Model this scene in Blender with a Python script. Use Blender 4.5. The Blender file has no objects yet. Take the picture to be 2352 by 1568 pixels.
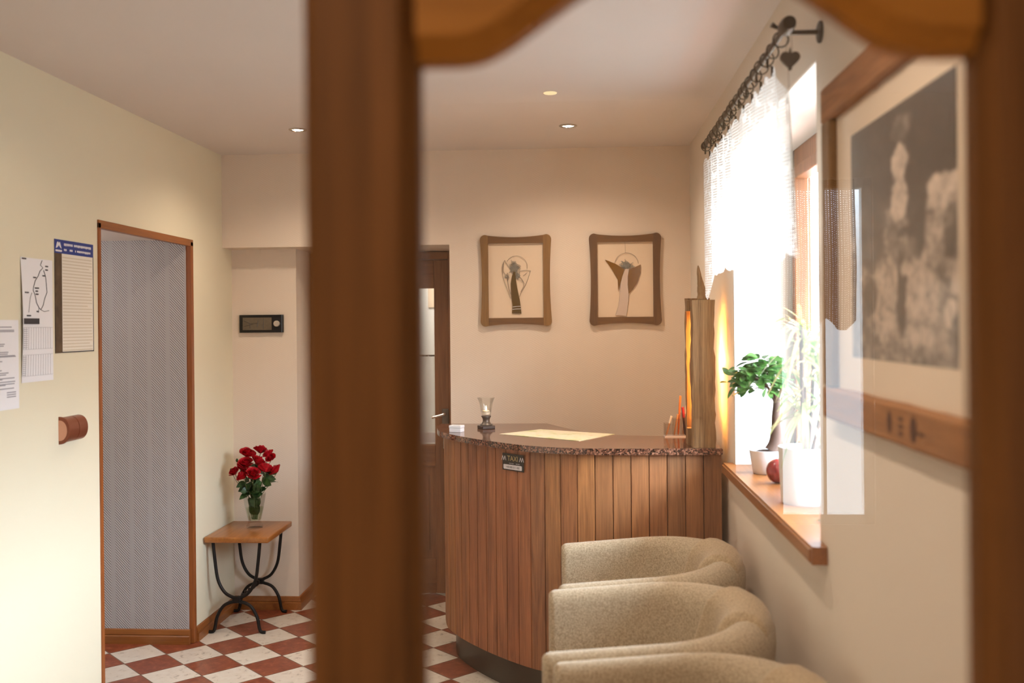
import bpy, bmesh, math, random
from mathutils import Vector, Matrix
random.seed(7)
PI = math.pi
sc = bpy.context.scene
COL = sc.collection

# ------------------------------------------------------------------ materials
def lin(c):
    return tuple(((v/255.0)/12.92 if v/255.0 <= .04045 else ((v/255.0+.055)/1.055)**2.4) for v in c)
def newmat(name):
    m = bpy.data.materials.new(name); m.use_nodes = True
    nt = m.node_tree; nt.nodes.clear()
    out = nt.nodes.new('ShaderNodeOutputMaterial')
    return m, nt, out
class NB:
    """tiny node builder"""
    def __init__(s, nt): s.nt = nt
    def n(s, t, **k):
        nd = s.nt.nodes.new(t)
        for a, v in k.items(): setattr(nd, a, v)
        return nd
    def l(s, a, b): s.nt.links.new(a, b)
    def val(s, sock, v):
        if hasattr(v, 'is_linked') or isinstance(v, bpy.types.NodeSocket): s.l(v, sock)
        else: sock.default_value = v
    def m(s, op, a, b=None, c=None):
        nd = s.n('ShaderNodeMath', operation=op)
        s.val(nd.inputs[0], a)
        if b is not None: s.val(nd.inputs[1], b)
        if c is not None: s.val(nd.inputs[2], c)
        return nd.outputs[0]
    def mix(s, f, a, b, mode='MIX'):
        nd = s.n('ShaderNodeMix', data_type='RGBA', blend_type=mode)
        s.val(nd.inputs[0], f); s.val(nd.inputs[6], a); s.val(nd.inputs[7], b)
        return nd.outputs[2]
    def noise(s, vec, scale, detail=3, rough=.5, dist=0):
        nd = s.n('ShaderNodeTexNoise'); s.l(vec, nd.inputs['Vector'])
        nd.inputs['Scale'].default_value = scale; nd.inputs['Detail'].default_value = detail
        nd.inputs['Roughness'].default_value = rough; nd.inputs['Distortion'].default_value = dist
        return nd.outputs['Fac']
    def ramp(s, f, stops):
        nd = s.n('ShaderNodeValToRGB'); s.l(f, nd.inputs[0]); e = nd.color_ramp.elements
        while len(e) < len(stops): e.new(.5)
        for el, (p, c) in zip(e, stops):
            el.position = p; el.color = (*c, 1) if len(c) == 3 else c
        return nd.outputs[0]
    def smooth(s, x, a, b):
        nd = s.n('ShaderNodeMapRange', interpolation_type='SMOOTHSTEP')
        s.val(nd.inputs[0], x); nd.inputs[1].default_value = a; nd.inputs[2].default_value = b
        return nd.outputs[0]
    def coords(s, kind='Object', scale=(1,1,1), rot=(0,0,0)):
        tc = s.n('ShaderNodeTexCoord'); mp = s.n('ShaderNodeMapping')
        s.l(tc.outputs[kind], mp.inputs[0]); mp.inputs['Scale'].default_value = scale; mp.inputs['Rotation'].default_value = rot
        return mp.outputs[0]
    def xyz(s, v):
        nd = s.n('ShaderNodeSeparateXYZ'); s.l(v, nd.inputs[0]); return nd.outputs
    def bump(s, h, strength=.2, dist=.01):
        nd = s.n('ShaderNodeBump'); s.l(h, nd.inputs['Height'])
        nd.inputs['Strength'].default_value = strength; nd.inputs['Distance'].default_value = dist
        return nd.outputs[0]
    def bsdf(s, out, color, rough=.6, metal=0, spec=.5, normal=None, coat=0, sheen=0, emit=None, estr=0, trans=0, ior=1.5):
        b = s.n('ShaderNodeBsdfPrincipled')
        col = color if isinstance(color, bpy.types.NodeSocket) else (*color, 1)
        s.val(b.inputs['Base Color'], col); s.val(b.inputs['Roughness'], rough)
        b.inputs['Metallic'].default_value = metal; b.inputs['Specular IOR Level'].default_value = spec
        b.inputs['Coat Weight'].default_value = coat; b.inputs['Coat Roughness'].default_value = .12
        b.inputs['Sheen Weight'].default_value = sheen
        b.inputs['Transmission Weight'].default_value = trans; b.inputs['IOR'].default_value = ior
        if emit is not None:
            b.inputs['Emission Color'].default_value = (*emit, 1); b.inputs['Emission Strength'].default_value = estr
        if normal is not None: s.l(normal, b.inputs['Normal'])
        s.l(b.outputs[0], out.inputs[0]); return b

def plain(name, rgb, rough=.6, metal=0, spec=.5, noise=0, nscale=30, coat=0, sheen=0, emit=None, estr=0, bump=0):
    m, nt, out = newmat(name); b = NB(nt); c = lin(rgb); nrm = None; col = c
    if noise or bump:
        f = b.noise(b.coords(), nscale, 4)
        if noise:
            col = b.mix(f, tuple(v*(1-noise) for v in c)+(1,), tuple(min(1, v*(1+noise)) for v in c)+(1,))
        if bump: nrm = b.bump(f, bump, .003)
    b.bsdf(out, col, rough, metal, spec, nrm, coat, sheen, emit, estr)
    return m

def wood(name, c1, c2, axis='Z', freq=1.0, rough=.4, coat=0.0, tint=False, contrast=(.3,.72), bump=.12, spec=.5):
    m, nt, out = newmat(name); b = NB(nt)
    al, ac = 1.3*freq, 16*freq
    s1 = [ac]*3; s1['XYZ'.index(axis)] = al
    s2 = [130*freq]*3; s2['XYZ'.index(axis)] = 4*freq
    s3 = [2.2*freq]*3; s3['XYZ'.index(axis)] = .35*freq
    n1 = b.noise(b.coords(scale=s1), 1, 4, .55, 1.3)
    n2 = b.noise(b.coords(scale=s2), 1, 3, .7)
    n3 = b.noise(b.coords(scale=s3), 1, 2, .5)
    f = b.m('ADD', b.m('MULTIPLY', n1, .46), b.m('ADD', b.m('MULTIPLY', n2, .34), b.m('MULTIPLY', n3, .20)))
    mid = tuple((a+d)/2 for a, d in zip(lin(c1), lin(c2)))
    col = b.ramp(f, [(contrast[0], lin(c2)), ((contrast[0]+contrast[1])/2, mid), (contrast[1], lin(c1))])
    if tint:
        at = b.n('ShaderNodeAttribute'); at.attribute_name = 'tint'
        col = b.mix(1.0, col, at.outputs['Color'], 'MULTIPLY')
    b.bsdf(out, col, rough, 0, spec, b.bump(f, bump, .002), coat)
    return m

def wallpaint(name, rgb, weave=False, bump=.08):
    m, nt, out = newmat(name); b = NB(nt); c = lin(rgb)
    co = b.coords()
    n = b.noise(co, 2.0, 3)
    col = b.mix(n, tuple(v*.965 for v in c)+(1,), tuple(min(1, v*1.02) for v in c)+(1,))
    h = b.noise(co, 160, 2)
    if weave:
        x, y, z = b.xyz(co)
        tri = b.m('ABSOLUTE', b.m('SUBTRACT', b.m('MULTIPLY', b.m('FRACT', b.m('MULTIPLY', x, 6.0)), 2), 1))
        ph = b.m('ADD', b.m('MULTIPLY', tri, 26), b.m('MULTIPLY', z, 520))
        h = b.m('ADD', b.m('MULTIPLY', b.m('SINE', ph), .5), h)
    b.bsdf(out, col, .75, 0, .25, b.bump(h, bump, .002))
    return m

def herring(name):
    m, nt, out = newmat(name); b = NB(nt)
    x, y, z = b.xyz(b.coords())
    k = b.m('MULTIPLY', x, 1/.098)
    fr = b.m('FRACT', k)
    band = b.m('SUBTRACT', 1, b.smooth(b.m('ABSOLUTE', b.m('SUBTRACT', fr, .42)), .34, .42))
    par = b.m('FRACT', b.m('MULTIPLY', b.m('FLOOR', k), .37))
    ph = b.m('ADD', b.m('MULTIPLY', b.m('ADD', b.m('MULTIPLY', x, 1.05), z), 2*PI/.0135), b.m('MULTIPLY', par, 6.28))
    st = b.m('SINE', ph)
    h = b.m('MULTIPLY', st, band)
    f = b.m('ADD', .5, b.m('MULTIPLY', h, .5))
    col = b.ramp(f, [(0, lin((128,118,116))), (.5, lin((176,168,166))), (1, lin((206,199,197)))])
    b.bsdf(out, col, .7, 0, .3, b.bump(h, .3, .002))
    return m

def tiles(name):
    m, nt, out = newmat(name); b = NB(nt)
    x, y, z = b.xyz(b.coords())
    s = .2036; ox, oy = -1.732, 4.8955
    dx = b.m('SUBTRACT', x, ox); dy = b.m('SUBTRACT', y, oy)
    u = b.m('ADD', b.m('MULTIPLY', b.m('ADD', dx, dy), .70711/s), 100.5)
    v = b.m('ADD', b.m('MULTIPLY', b.m('SUBTRACT', dy, dx), .70711/s), 100.5)
    fu, fv = b.m('FLOOR', u), b.m('FLOOR', v)
    par = b.m('MODULO', b.m('ADD', fu, fv), 2)
    eu = b.m('SUBTRACT', .5, b.m('ABSOLUTE', b.m('SUBTRACT', b.m('FRACT', u), .5)))
    ev = b.m('SUBTRACT', .5, b.m('ABSOLUTE', b.m('SUBTRACT', b.m('FRACT', v), .5)))
    e = b.m('MINIMUM', eu, ev)
    grout = b.m('SUBTRACT', 1, b.smooth(e, .008, .018))
    co = b.coords()
    n1 = b.noise(co, 26, 6, .65, .5); n2 = b.noise(co, 90, 3)
    wn = b.n('ShaderNodeTexWhiteNoise', noise_dimensions='2D')
    cb = b.n('ShaderNodeCombineXYZ'); b.l(fu, cb.inputs[0]); b.l(fv, cb.inputs[1]); b.l(cb.outputs[0], wn.inputs['Vector'])
    red = b.ramp(n1, [(.3, lin((118,52,34))), (.55, lin((150,76,50))), (.75, lin((186,112,82)))])
    wht = b.ramp(n1, [(.28, lin((158,142,126))), (.42, lin((236,224,208))), (.8, lin((246,238,226)))])
    col = b.mix(par, red, wht)
    col = b.mix(b.m('MULTIPLY', wn.outputs[0], .16), col, (.25,.16,.12,1))
    col = b.mix(grout, col, (*lin((128,104,88)), 1))
    h = b.m('SUBTRACT', b.m('MULTIPLY', n2, .2), grout)
    b.bsdf(out, col, b.m('ADD', .28, b.m('MULTIPLY', grout, .5)), 0, .5, b.bump(h, .25, .003))
    return m

def granite(name, gloss=.08):
    m, nt, out = newmat(name); b = NB(nt); co = b.coords()
    v = b.n('ShaderNodeTexVoronoi'); b.l(co, v.inputs['Vector']); v.inputs['Scale'].default_value = 190
    n = b.noise(co, 120, 5, .7)
    sep = b.n('ShaderNodeSeparateColor'); b.l(v.outputs['Color'], sep.inputs[0])
    f = b.m('ADD', b.m('MULTIPLY', sep.outputs[0], .6), b.m('MULTIPLY', n, .4))
    col = b.ramp(f, [(.26, lin((24,17,15))), (.44, lin((78,46,34))), (.60, lin((118,74,54))), (.84, lin((176,128,104)))])
    b.bsdf(out, col, gloss, 0, .6)
    return m

def fabric(name, rgb, rgb2):
    m, nt, out = newmat(name); b = NB(nt); co = b.coords()
    n = b.noise(co, 190, 3, .75); n2 = b.noise(co, 480, 2)
    f = b.m('ADD', b.m('MULTIPLY', n, .6), b.m('MULTIPLY', n2, .4))
    col = b.ramp(f, [(.35, lin(rgb2)), (.65, lin(rgb))])
    b.bsdf(out, col, .9, 0, .2, b.bump(f, .35, .003), 0, .25)
    return m

def pane(name, refl, tint=(1,1,1), rough=0):
    m, nt, out = newmat(name); b = NB(nt)
    t = b.n('ShaderNodeBsdfTransparent'); t.inputs[0].default_value = (*tint, 1)
    g = b.n('ShaderNodeBsdfGlossy'); g.inputs['Roughness'].default_value = rough
    mx = b.n('ShaderNodeMixShader'); mx.inputs[0].default_value = refl
    b.l(t.outputs[0], mx.inputs[1]); b.l(g.outputs[0], mx.inputs[2]); b.l(mx.outputs[0], out.inputs[0])
    return m

def clearglass(name, tint=(.985,.99,.985)):
    m, nt, out = newmat(name); b = NB(nt)
    lw = b.n('ShaderNodeLayerWeight'); lw.inputs[0].default_value = .35
    t = b.n('ShaderNodeBsdfTransparent'); t.inputs[0].default_value = (*tint, 1)
    g = b.n('ShaderNodeBsdfGlossy'); g.inputs['Roughness'].default_value = .03
    mx = b.n('ShaderNodeMixShader'); b.l(b.m('MULTIPLY', lw.outputs['Fresnel'], .35), mx.inputs[0])
    b.l(t.outputs[0], mx.inputs[1]); b.l(g.outputs[0], mx.inputs[2]); b.l(mx.outputs[0], out.inputs[0])
    return m

def lace(name, rgb, cell=.0085, fill=.5, alpha_min=.0, motif=True, translucent=.5):
    m, nt, out = newmat(name); b = NB(nt)
    x, y, z = b.xyz(b.coords('UV'))
    fu = b.m('ABSOLUTE', b.m('SUBTRACT', b.m('FRACT', b.m('MULTIPLY', x, 1/cell)), .5))
    fv = b.m('ABSOLUTE', b.m('SUBTRACT', b.m('FRACT', b.m('MULTIPLY', y, 1/cell)), .5))
    hole = b.m('LESS_THAN', b.m('MAXIMUM', fu, fv), fill*.5)
    if motif:
        n = b.noise(b.coords('UV'), 30, 2)
        hole = b.m('MULTIPLY', hole, b.m('GREATER_THAN', n, .42))
    d = b.n('ShaderNodeBsdfDiffuse'); d.inputs[0].default_value = (*lin(rgb), 1)
    tl = b.n('ShaderNodeBsdfTranslucent'); tl.inputs[0].default_value = (*lin(rgb), 1)
    a = b.n('ShaderNodeMixShader'); a.inputs[0].default_value = translucent
    b.l(d.outputs[0], a.inputs[1]); b.l(tl.outputs[0], a.inputs[2])
    t = b.n('ShaderNodeBsdfTransparent')
    mx = b.n('ShaderNodeMixShader')
    b.l(b.m('MAXIMUM', hole, alpha_min), mx.inputs[0])
    b.l(a.outputs[0], mx.inputs[1]); b.l(t.outputs[0], mx.inputs[2]); b.l(mx.outputs[0], out.inputs[0])
    return m

def emis(name, rgb, s):
    m, nt, out = newmat(name); b = NB(nt)
    e = b.n('ShaderNodeEmission'); e.inputs[0].default_value = (*lin(rgb), 1); e.inputs[1].default_value = s
    b.l(e.outputs[0], out.inputs[0]); return m

def leafmat(name, c1, c2, scale=40, tl=.35, rough=.4):
    m, nt, out = newmat(name); b = NB(nt)
    n = b.noise(b.coords(), scale, 2)
    col = b.ramp(n, [(.35, lin(c1)), (.65, lin(c2))])
    p = b.bsdf(out, col, rough, 0, .5)
    t = b.n('ShaderNodeBsdfTranslucent'); b.l(col, t.inputs[0])
    mx = b.n('ShaderNodeMixShader'); mx.inputs[0].default_value = tl
    b.l(p.outputs[0], mx.inputs[1]); b.l(t.outputs[0], mx.inputs[2]); b.l(mx.outputs[0], out.inputs[0])
    return m

def portrait(name):
    """old black-and-white photograph of a man in folk dress with more people behind, out of ellipses and noise"""
    m, nt, out = newmat(name); b = NB(nt)
    co = b.coords('UV'); x, y, z = b.xyz(co)
    wx = b.noise(co, 11, 4, .6); wy = b.noise(b.coords('UV', rot=(0,0,1.3)), 11, 4, .6)
    x = b.m('ADD', x, b.m('MULTIPLY', b.m('SUBTRACT', wx, .5), .09)); y = b.m('ADD', y, b.m('MULTIPLY', b.m('SUBTRACT', wy, .5), .09))
    def ell(u, v, ru, rv, soft=.35, ang=0):
        dx = b.m('SUBTRACT', x, u); dy = b.m('SUBTRACT', y, v)
        ca, sa = math.cos(ang), math.sin(ang)
        X = b.m('DIVIDE', b.m('ADD', b.m('MULTIPLY', dx, ca), b.m('MULTIPLY', dy, sa)), ru)
        Y = b.m('DIVIDE', b.m('SUBTRACT', b.m('MULTIPLY', dy, ca), b.m('MULTIPLY', dx, sa)), rv)
        d = b.m('ADD', b.m('MULTIPLY', X, X), b.m('MULTIPLY', Y, Y))
        return b.m('SUBTRACT', 1, b.smooth(d, 1-soft, 1+soft))
    n = b.noise(co, 9, 6, .7, .6); nf = b.noise(co, 16, 6, .75, .4)
    g = b.m('ADD', .30, b.m('MULTIPLY', b.m('SUBTRACT', n, .5), .8))
    def put(g, mask, v, amt=1):
        return b.mix(b.m('MULTIPLY', mask, amt), g, v)
    # upper dark trees
    g = b.mix(b.smooth(b.m('ADD', y, b.m('MULTIPLY', n, .14)), .66, .75), b.mix(0, g, g), (.085,.085,.085,1))
    # features measured on the print: (across, down, half width, half height, tone)
    for px, py, rx_, ry_, val in [
        (560,650,125,62,.60),(500,720,70,60,.52),(620,720,60,90,.50),(490,900,55,130,.42),(560,800,40,60,.30),(550,930,30,80,.14),(620,980,40,110,.34),
        (200,560,62,150,.12),(185,900,60,160,.13),(395,740,46,290,.07),(410,470,80,80,.10),(395,930,40,110,.09),
        (330,385,48,62,.34),(318,405,26,34,.20),(320,550,38,82,.62),(332,640,24,12,.26),(316,735,38,108,.58),(335,850,26,22,.32),(342,888,30,13,.13),(352,965,46,60,.33),
        (255,1210,82,190,.50),(415,1220,86,230,.50),(325,1180,24,190,.08),(182,1190,30,80,.10),(345,1060,26,40,.5),
        (590,1120,26,82,.58),(550,1270,24,66,.62),(640,1380,60,150,.20),(500,1400,60,80,.40)]:
        def at_(xx, yy):
            ui, vi = 1900+xx/2.118, 120+yy/2.118
            Yw = .60*2287/(ui-1325)
            return (2.212-Yw)/.605, (1.6-(vi-736)*Yw/2287-1.521)/.48
        c_ = at_(px, py); ru = abs(at_(px+rx_, py)[0]-at_(px-rx_, py)[0])/2; rv = abs(at_(px, py-ry_)[1]-at_(px, py+ry_)[1])/2
        g = put(g, ell(c_[0], c_[1], ru, rv, .45), (val, val, val, 1), .85)
    g = b.mix(1, g, b.ramp(nf, [(.3,(.5,.5,.5)),(.7,(1.35,1.35,1.35))]), 'MULTIPLY')
    g = b.ramp(g, [(0,(.035,.035,.035)),(.25,(.15,.15,.15)),(.5,(.62,.62,.62)),(.8,(.9,.9,.9))])
    col = b.mix(1, g, (*lin((250,228,208)), 1), 'MULTIPLY')
    b.bsdf(out, col, .35, 0, .5, None, .5)
    return m

M = {}
M['cream'] = wallpaint('cream_wall_paint', (229,220,194))
M['beige'] = wallpaint('beige_wall_paint', (228,212,195), True, .10)
M['right'] = wallpaint('warm_white_wall_paint', (230,216,199))
M['ceil'] = wallpaint('ceiling_paint', (226,217,211), bump=.04)
M['white'] = plain('white_paint', (240,238,232), .6)
M['herring'] = herring('herringbone_wallpaper')
M['tiles'] = tiles('chequered_floor_tiles')
M['granite'] = granite('brown_granite')
M['pine'] = wood('honey_pine', (176,112,56), (112,64,28), 'Z', 1.0, .38, .15)
M['pinex'] = wood('honey_pine_horizontal', (176,112,56), (112,64,28), 'Y', 1.0, .38, .15)
M['trim'] = wood('orange_brown_trim', (170,98,44), (120,62,26), 'Z', 1.2, .4, .1)
M['trimx'] = wood('orange_brown_trim_across', (168,104,48), (120,66,28), 'X', 1.2, .4, .1)
M['trimy'] = wood('orange_brown_trim_along', (168,104,48), (120,66,28), 'Y', 1.2, .4, .1)
M['door'] = wood('dark_oak_door', (166,112,70), (96,58,34), 'Z', 1.1, .45)
M['doorx'] = wood('dark_oak_door_rail', (166,112,70), (96,58,34), 'X', 1.1, .45)
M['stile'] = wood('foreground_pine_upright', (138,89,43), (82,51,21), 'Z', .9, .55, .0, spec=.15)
M['rail'] = wood('foreground_pine_rail_lit', (188,122,44), (122,75,24), 'X', .9, .5, .0, spec=.15)  # brighter than the uprights: lamplight on the rail is put into its colour
M['plank'] = wood('counter_cladding', (190,138,94), (112,72,44), 'Z', 1.3, .45, .0, True, (.36,.66))
M['plinth'] = plain('dark_metal_plinth', (62,52,42), .35, .3, .5, .2, 8)
M['fab'] = fabric('oatmeal_wool', (212,194,165), (132,112,86))
M['fab2'] = fabric('oatmeal_wool_back', (208,186,152), (136,112,82))
M['leg'] = plain('dark_wood_leg', (60,40,28), .5)
M['iron'] = plain('black_wrought_iron', (38,34,32), .45, .6, .5, .2, 60, bump=.3)
M['tabletop'] = wood('oiled_table_board', (190,122,58), (128,74,32), 'Y', .8, .32, .2)
M['oldwood'] = wood('weathered_timber', (190,152,110), (102,74,48), 'Z', 1.4, .85, 0, False, (.36,.66), .6, .2)
M['barnx'] = wood('rustic_frame_across', (132,94,52), (82,54,28), 'X', 2.2, .7)
M['barnz'] = wood('rustic_frame_upright', (158,118,68), (104,74,38), 'Z', 2.2, .7)
M['barndz'] = wood('rustic_frame_dark_upright', (124,90,54), (78,52,31), 'Z', 2.2, .7)
M['barny'] = wood('rough_frame_board', (184,126,74), (124,80,42), 'Y', 1.6, .75, 0, False, (.3,.7), .4)
M['mat'] = plain('cream_mount_board', (226,204,178), .8)
M['matpaper'] = plain('white_mount_board', (232,212,188), .6, coat=.3)
M['portrait'] = portrait('old_photograph')
M['glass1'] = pane('door_glass', .085)
M['wpane'] = pane('window_glass', .04)
M['wpane2'] = pane('dimmed_hall_glass', .04, (.8,.8,.82))  # tint added to dim this window's reflection in the door glass
M['clear'] = clearglass('clear_glass')
M['acrylic'] = clearglass('clear_acrylic', (.93,.9,.88))
M['water'] = clearglass('water', (.9,.95,.85))
M['lace'] = lace('white_crochet_lace', (250,250,247), .0095, .62, 0, True, .55)
M['cafe'] = lace('white_net_curtain', (238,236,232), .004, .5, .15, False)
M['beigecurt'] = lace('beige_net_curtain', (120,94,78), .012, .3, .04, False, .12)
M['bronze'] = plain('antique_bronze', (84,70,50), .45, .7)
M['heart'] = wood('grey_brown_heart', (136,124,106), (96,86,72), 'Z', 3, .8)
M['string'] = plain('grey_string', (150,138,120), .9)
M['ceramic'] = plain('white_ceramic', (240,238,236), .3)
M['soil'] = plain('dark_soil', (52,38,30), .95, 0, .2, .5, 120, bump=.8)
M['bark'] = plain('ficus_bark', (92,70,60), .8, 0, .3, .3, 30, bump=.4)
M['ficus'] = leafmat('ficus_leaf', (40,78,36), (88,132,62), 45, .3, .3)
M['drac'] = leafmat('dracaena_leaf', (130,160,96), (224,206,160), 14, .5)
M['rosepetal'] = leafmat('red_petal', (150,0,14), (214,8,34), 60, .2, .6)
M['roseleaf'] = leafmat('rose_leaf', (34,56,26), (62,92,44), 60, .2)
M['stem'] = plain('green_stem', (84,98,50), .6)
M['redball'] = plain('mottled_red_glaze', (136,38,36), .25, 0, .5, .8, 90, coat=.5)
M['black'] = plain('black_plastic', (16,14,14), .3)
M['lcd'] = plain('grey_lcd', (104,92,76), .25, 0, .5, .15, 60)
M['lcddark'] = plain('lcd_marks', (66,58,46), .3)
M['silver'] = plain('brushed_silver', (204,196,186), .35, .5)
M['chrome'] = plain('chrome', (210,205,200), .15, 1)
M['copper'] = plain('copper_brown_plastic', (134,74,50), .35, .35)
M['copperlight'] = plain('pale_copper_end', (214,160,134), .3, .3)
M['lampglow'] = emis('halogen_lamp', (255,236,210), 26)
M['softglow'] = emis('reflected_lamp_glow', (255,224,170), 1.1)  # emission that stands in for a reflected lamp
M['tubeglow'] = emis('warm_lamp_tube', (255,178,84), 50)
M['flame'] = emis('candle_flame', (255,214,150), 22)
M['wax'] = plain('white_wax', (244,230,206), .5)
M['pewter'] = plain('aged_pewter', (108,100,92), .4, .6, .5, .3, 60)
M['pewterdark'] = plain('dark_base', (60,46,38), .35, .2)
M['paper'] = plain('white_paper', (236,234,236), .8)
M['paper2'] = plain('cream_paper', (232,224,210), .8)
M['inklight'] = plain('light_grey_print', (190,188,190), .8)
M['ink'] = plain('grey_print', (158,155,162), .8)
M['ink2'] = plain('pale_brown_print', (212,200,178), .8)
M['inkdark'] = plain('dark_print', (64,60,62), .8)
M['blue'] = plain('blue_print', (40,58,132), .6)
M['photos'] = plain('strip_of_photos', (84,66,46), .6, 0, .5, .85, 28)
M['gold'] = plain('gold_lettering', (206,182,122), .5)
M['whiteprint'] = plain('white_print', (226,222,226), .6)
M['olive'] = plain('olive_glass', (92,72,36), .25, 0, .5, .15, 20, coat=.3)
M['amber'] = plain('amber_glass', (122,84,14), .2, 0, .5, .12, 20, coat=.4)
M['paleglass'] = plain('pale_glass', (206,186,170), .2, 0, .5, .06, 20, coat=.4)
M['wire'] = plain('grey_wire', (128,116,104), .45, .5)
M['wirehair'] = plain('steel_wool', (132,130,122), .6, .3)
M['penorange'] = plain('orange_pen', (222,120,44), .35)
M['penred'] = plain('red_pen', (176,28,36), .35)
M['penwhite'] = plain('white_pen', (240,226,208), .35)
M['penclear'] = plain('tan_pencil', (206,150,104), .4)
M['pendark'] = plain('dark_pen', (70,44,40), .35)
M['burn'] = plain('burnt_mark', (82,48,28), .8)
def mapmat():
    m, nt, out = newmat('printed_map'); b = NB(nt); co = b.coords()
    n = b.noise(co, 9, 5, .6); n2 = b.noise(co, 26, 3)
    col = b.ramp(n, [(.36, lin((206,214,150))), (.48, lin((246,238,206))), (.62, lin((250,240,214))), (.72, lin((238,212,170)))])
    col = b.mix(b.m('MULTIPLY', b.smooth(n2, .62, .68), .35), col, (*lin((190,168,120)), 1))
    b.bsdf(out, col, .5); return m
M['map'] = mapmat()

# ------------------------------------------------------------------ mesh helpers
def wloc(p):
    v = Vector((0,0,0))
    while p is not None: v += p.location; p = p.parent
    return v
def finish(name, bm, mat, parent=None, smooth=False, angle=38, loc=None):
    """bm is in room coordinates (metres); it becomes ONE mesh object, its origin at its parent's base or its own base"""
    bmesh.ops.recalc_face_normals(bm, faces=bm.faces[:]) if smooth != 'keep' else None
    me = bpy.data.meshes.new(name)
    if parent is None and loc is None:
        xs = [v.co.x for v in bm.verts]; ys = [v.co.y for v in bm.verts]; zs = [v.co.z for v in bm.verts]
        loc = Vector(((min(xs)+max(xs))/2, (min(ys)+max(ys))/2, min(zs)))
    off = Vector(loc) if parent is None else wloc(parent)
    bmesh.ops.translate(bm, verts=bm.verts[:], vec=-off)
    bm.to_mesh(me); bm.free()
    for mm in (mat if isinstance(mat, (list, tuple)) else [mat]): me.materials.append(mm)
    if smooth:
        for p in me.polygons: p.use_smooth = True
        if angle: me.set_sharp_from_angle(angle=math.radians(angle))
    o = bpy.data.objects.new(name, me); COL.objects.link(o)
    if parent is not None: o.parent = parent
    else: o.location = loc
    return o
def fixuv(o): pass
def thing(name, label, cat, loc, group=None):
    o = bpy.data.objects.new(name, None); COL.objects.link(o); o.location = loc; o.empty_display_size = .05
    o['label'] = label; o['category'] = cat
    if group: o['group'] = group
    return o
def structempty(name, loc):
    o = bpy.data.objects.new(name, None); COL.objects.link(o); o.location = loc; o['kind'] = 'structure'; o.empty_display_size = .05
    return o
def tag(o, label, cat, group=None):
    o['label'] = label; o['category'] = cat
    if group: o['group'] = group
    return o
def struct(name, bm, mat, **k):
    # walls keep room coordinates (origin at 0,0,0) so that their patterns line up
    o = finish(name, bm, mat, loc=Vector((0,0,0)), **k); o['kind'] = 'structure'; return o
def BM(): return bmesh.new()
def box(bm, x0, x1, y0, y1, z0, z1, bev=0, seg=2, mi=0):
    vs = [bm.verts.new(p) for p in [(x0,y0,z0),(x1,y0,z0),(x1,y1,z0),(x0,y1,z0),(x0,y0,z1),(x1,y0,z1),(x1,y1,z1),(x0,y1,z1)]]
    fs = [bm.faces.new([vs[i] for i in f]) for f in [(0,3,2,1),(4,5,6,7),(0,1,5,4),(1,2,6,5),(2,3,7,6),(3,0,4,7)]]
    for f in fs: f.material_index = mi
    if bev:
        ed = list({e for f in fs for e in f.edges})
        bmesh.ops.bevel(bm, geom=ed, offset=bev, segments=seg, profile=.5, affect='EDGES')
    return bm
def quad(bm, pts, mi=0):
    f = bm.faces.new([bm.verts.new(p) for p in pts]); f.material_index = mi; return f
def tube(bm, pts, r, n=10, caps=True, closed=False, mi=0):
    pts = [Vector(p) for p in pts]; N = len(pts)
    rs = r if isinstance(r, (list, tuple)) else [r]*N
    rings = []; up = None
    for i, p in enumerate(pts):
        a = pts[i-1] if (i > 0 or closed) else pts[i]; c = pts[(i+1) % N] if (i < N-1 or closed) else pts[i]
        t = (c-a)
        t = t.normalized() if t.length > 1e-9 else Vector((0,0,1))
        if up is None:
            up = Vector((0,0,1)) if abs(t.z) < .9 else Vector((1,0,0))
        s = t.cross(up)
        if s.length < 1e-6: s = t.orthogonal()
        s.normalize(); up = s.cross(t).normalized()
        rings.append([bm.verts.new(p + (s*math.cos(2*PI*k/n) + up*math.sin(2*PI*k/n))*rs[i]) for k in range(n)])
    M_ = N if closed else N-1
    for i in range(M_):
        A, B = rings[i], rings[(i+1) % N]
        for k in range(n):
            f = bm.faces.new([A[k], A[(k+1)%n], B[(k+1)%n], B[k]]); f.material_index = mi
    if caps and not closed:
        f = bm.faces.new(rings[0][::-1]); f.material_index = mi
        f = bm.faces.new(rings[-1]); f.material_index = mi
    return bm
def lathe(bm, prof, cx, cy, n=28, mi=0, sq=None):
    rings = []
    for r, z in prof:
        if r < 1e-5: rings.append([bm.verts.new((cx, cy, z))]); continue
        rings.append([bm.verts.new((cx+r*math.cos(2*PI*k/n), cy+r*math.sin(2*PI*k/n), z)) for k in range(n)])
    for A, B in zip(rings, rings[1:]):
        for k in range(n):
            if len(A) == 1 and len(B) == 1: continue
            if len(A) == 1: f = bm.faces.new([A[0], B[(k+1)%n], B[k]])
            elif len(B) == 1: f = bm.faces.new([A[k], A[(k+1)%n], B[0]])
            else: f = bm.faces.new([A[k], A[(k+1)%n], B[(k+1)%n], B[k]])
            f.material_index = mi
    return bm
def prism(bm, poly, mapf, d0, d1, mi=0):
    """poly: 2-D outline; mapf(u, v, depth) -> 3-D point"""
    a = [bm.verts.new(mapf(u, v, d0)) for u, v in poly]; c = [bm.verts.new(mapf(u, v, d1)) for u, v in poly]
    n = len(poly)
    f1 = bm.faces.new(a[::-1]); f2 = bm.faces.new(c); f1.material_index = f2.material_index = mi
    for i in range(n):
        f = bm.faces.new([a[i], a[(i+1)%n], c[(i+1)%n], c[i]]); f.material_index = mi
    return bm
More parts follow.
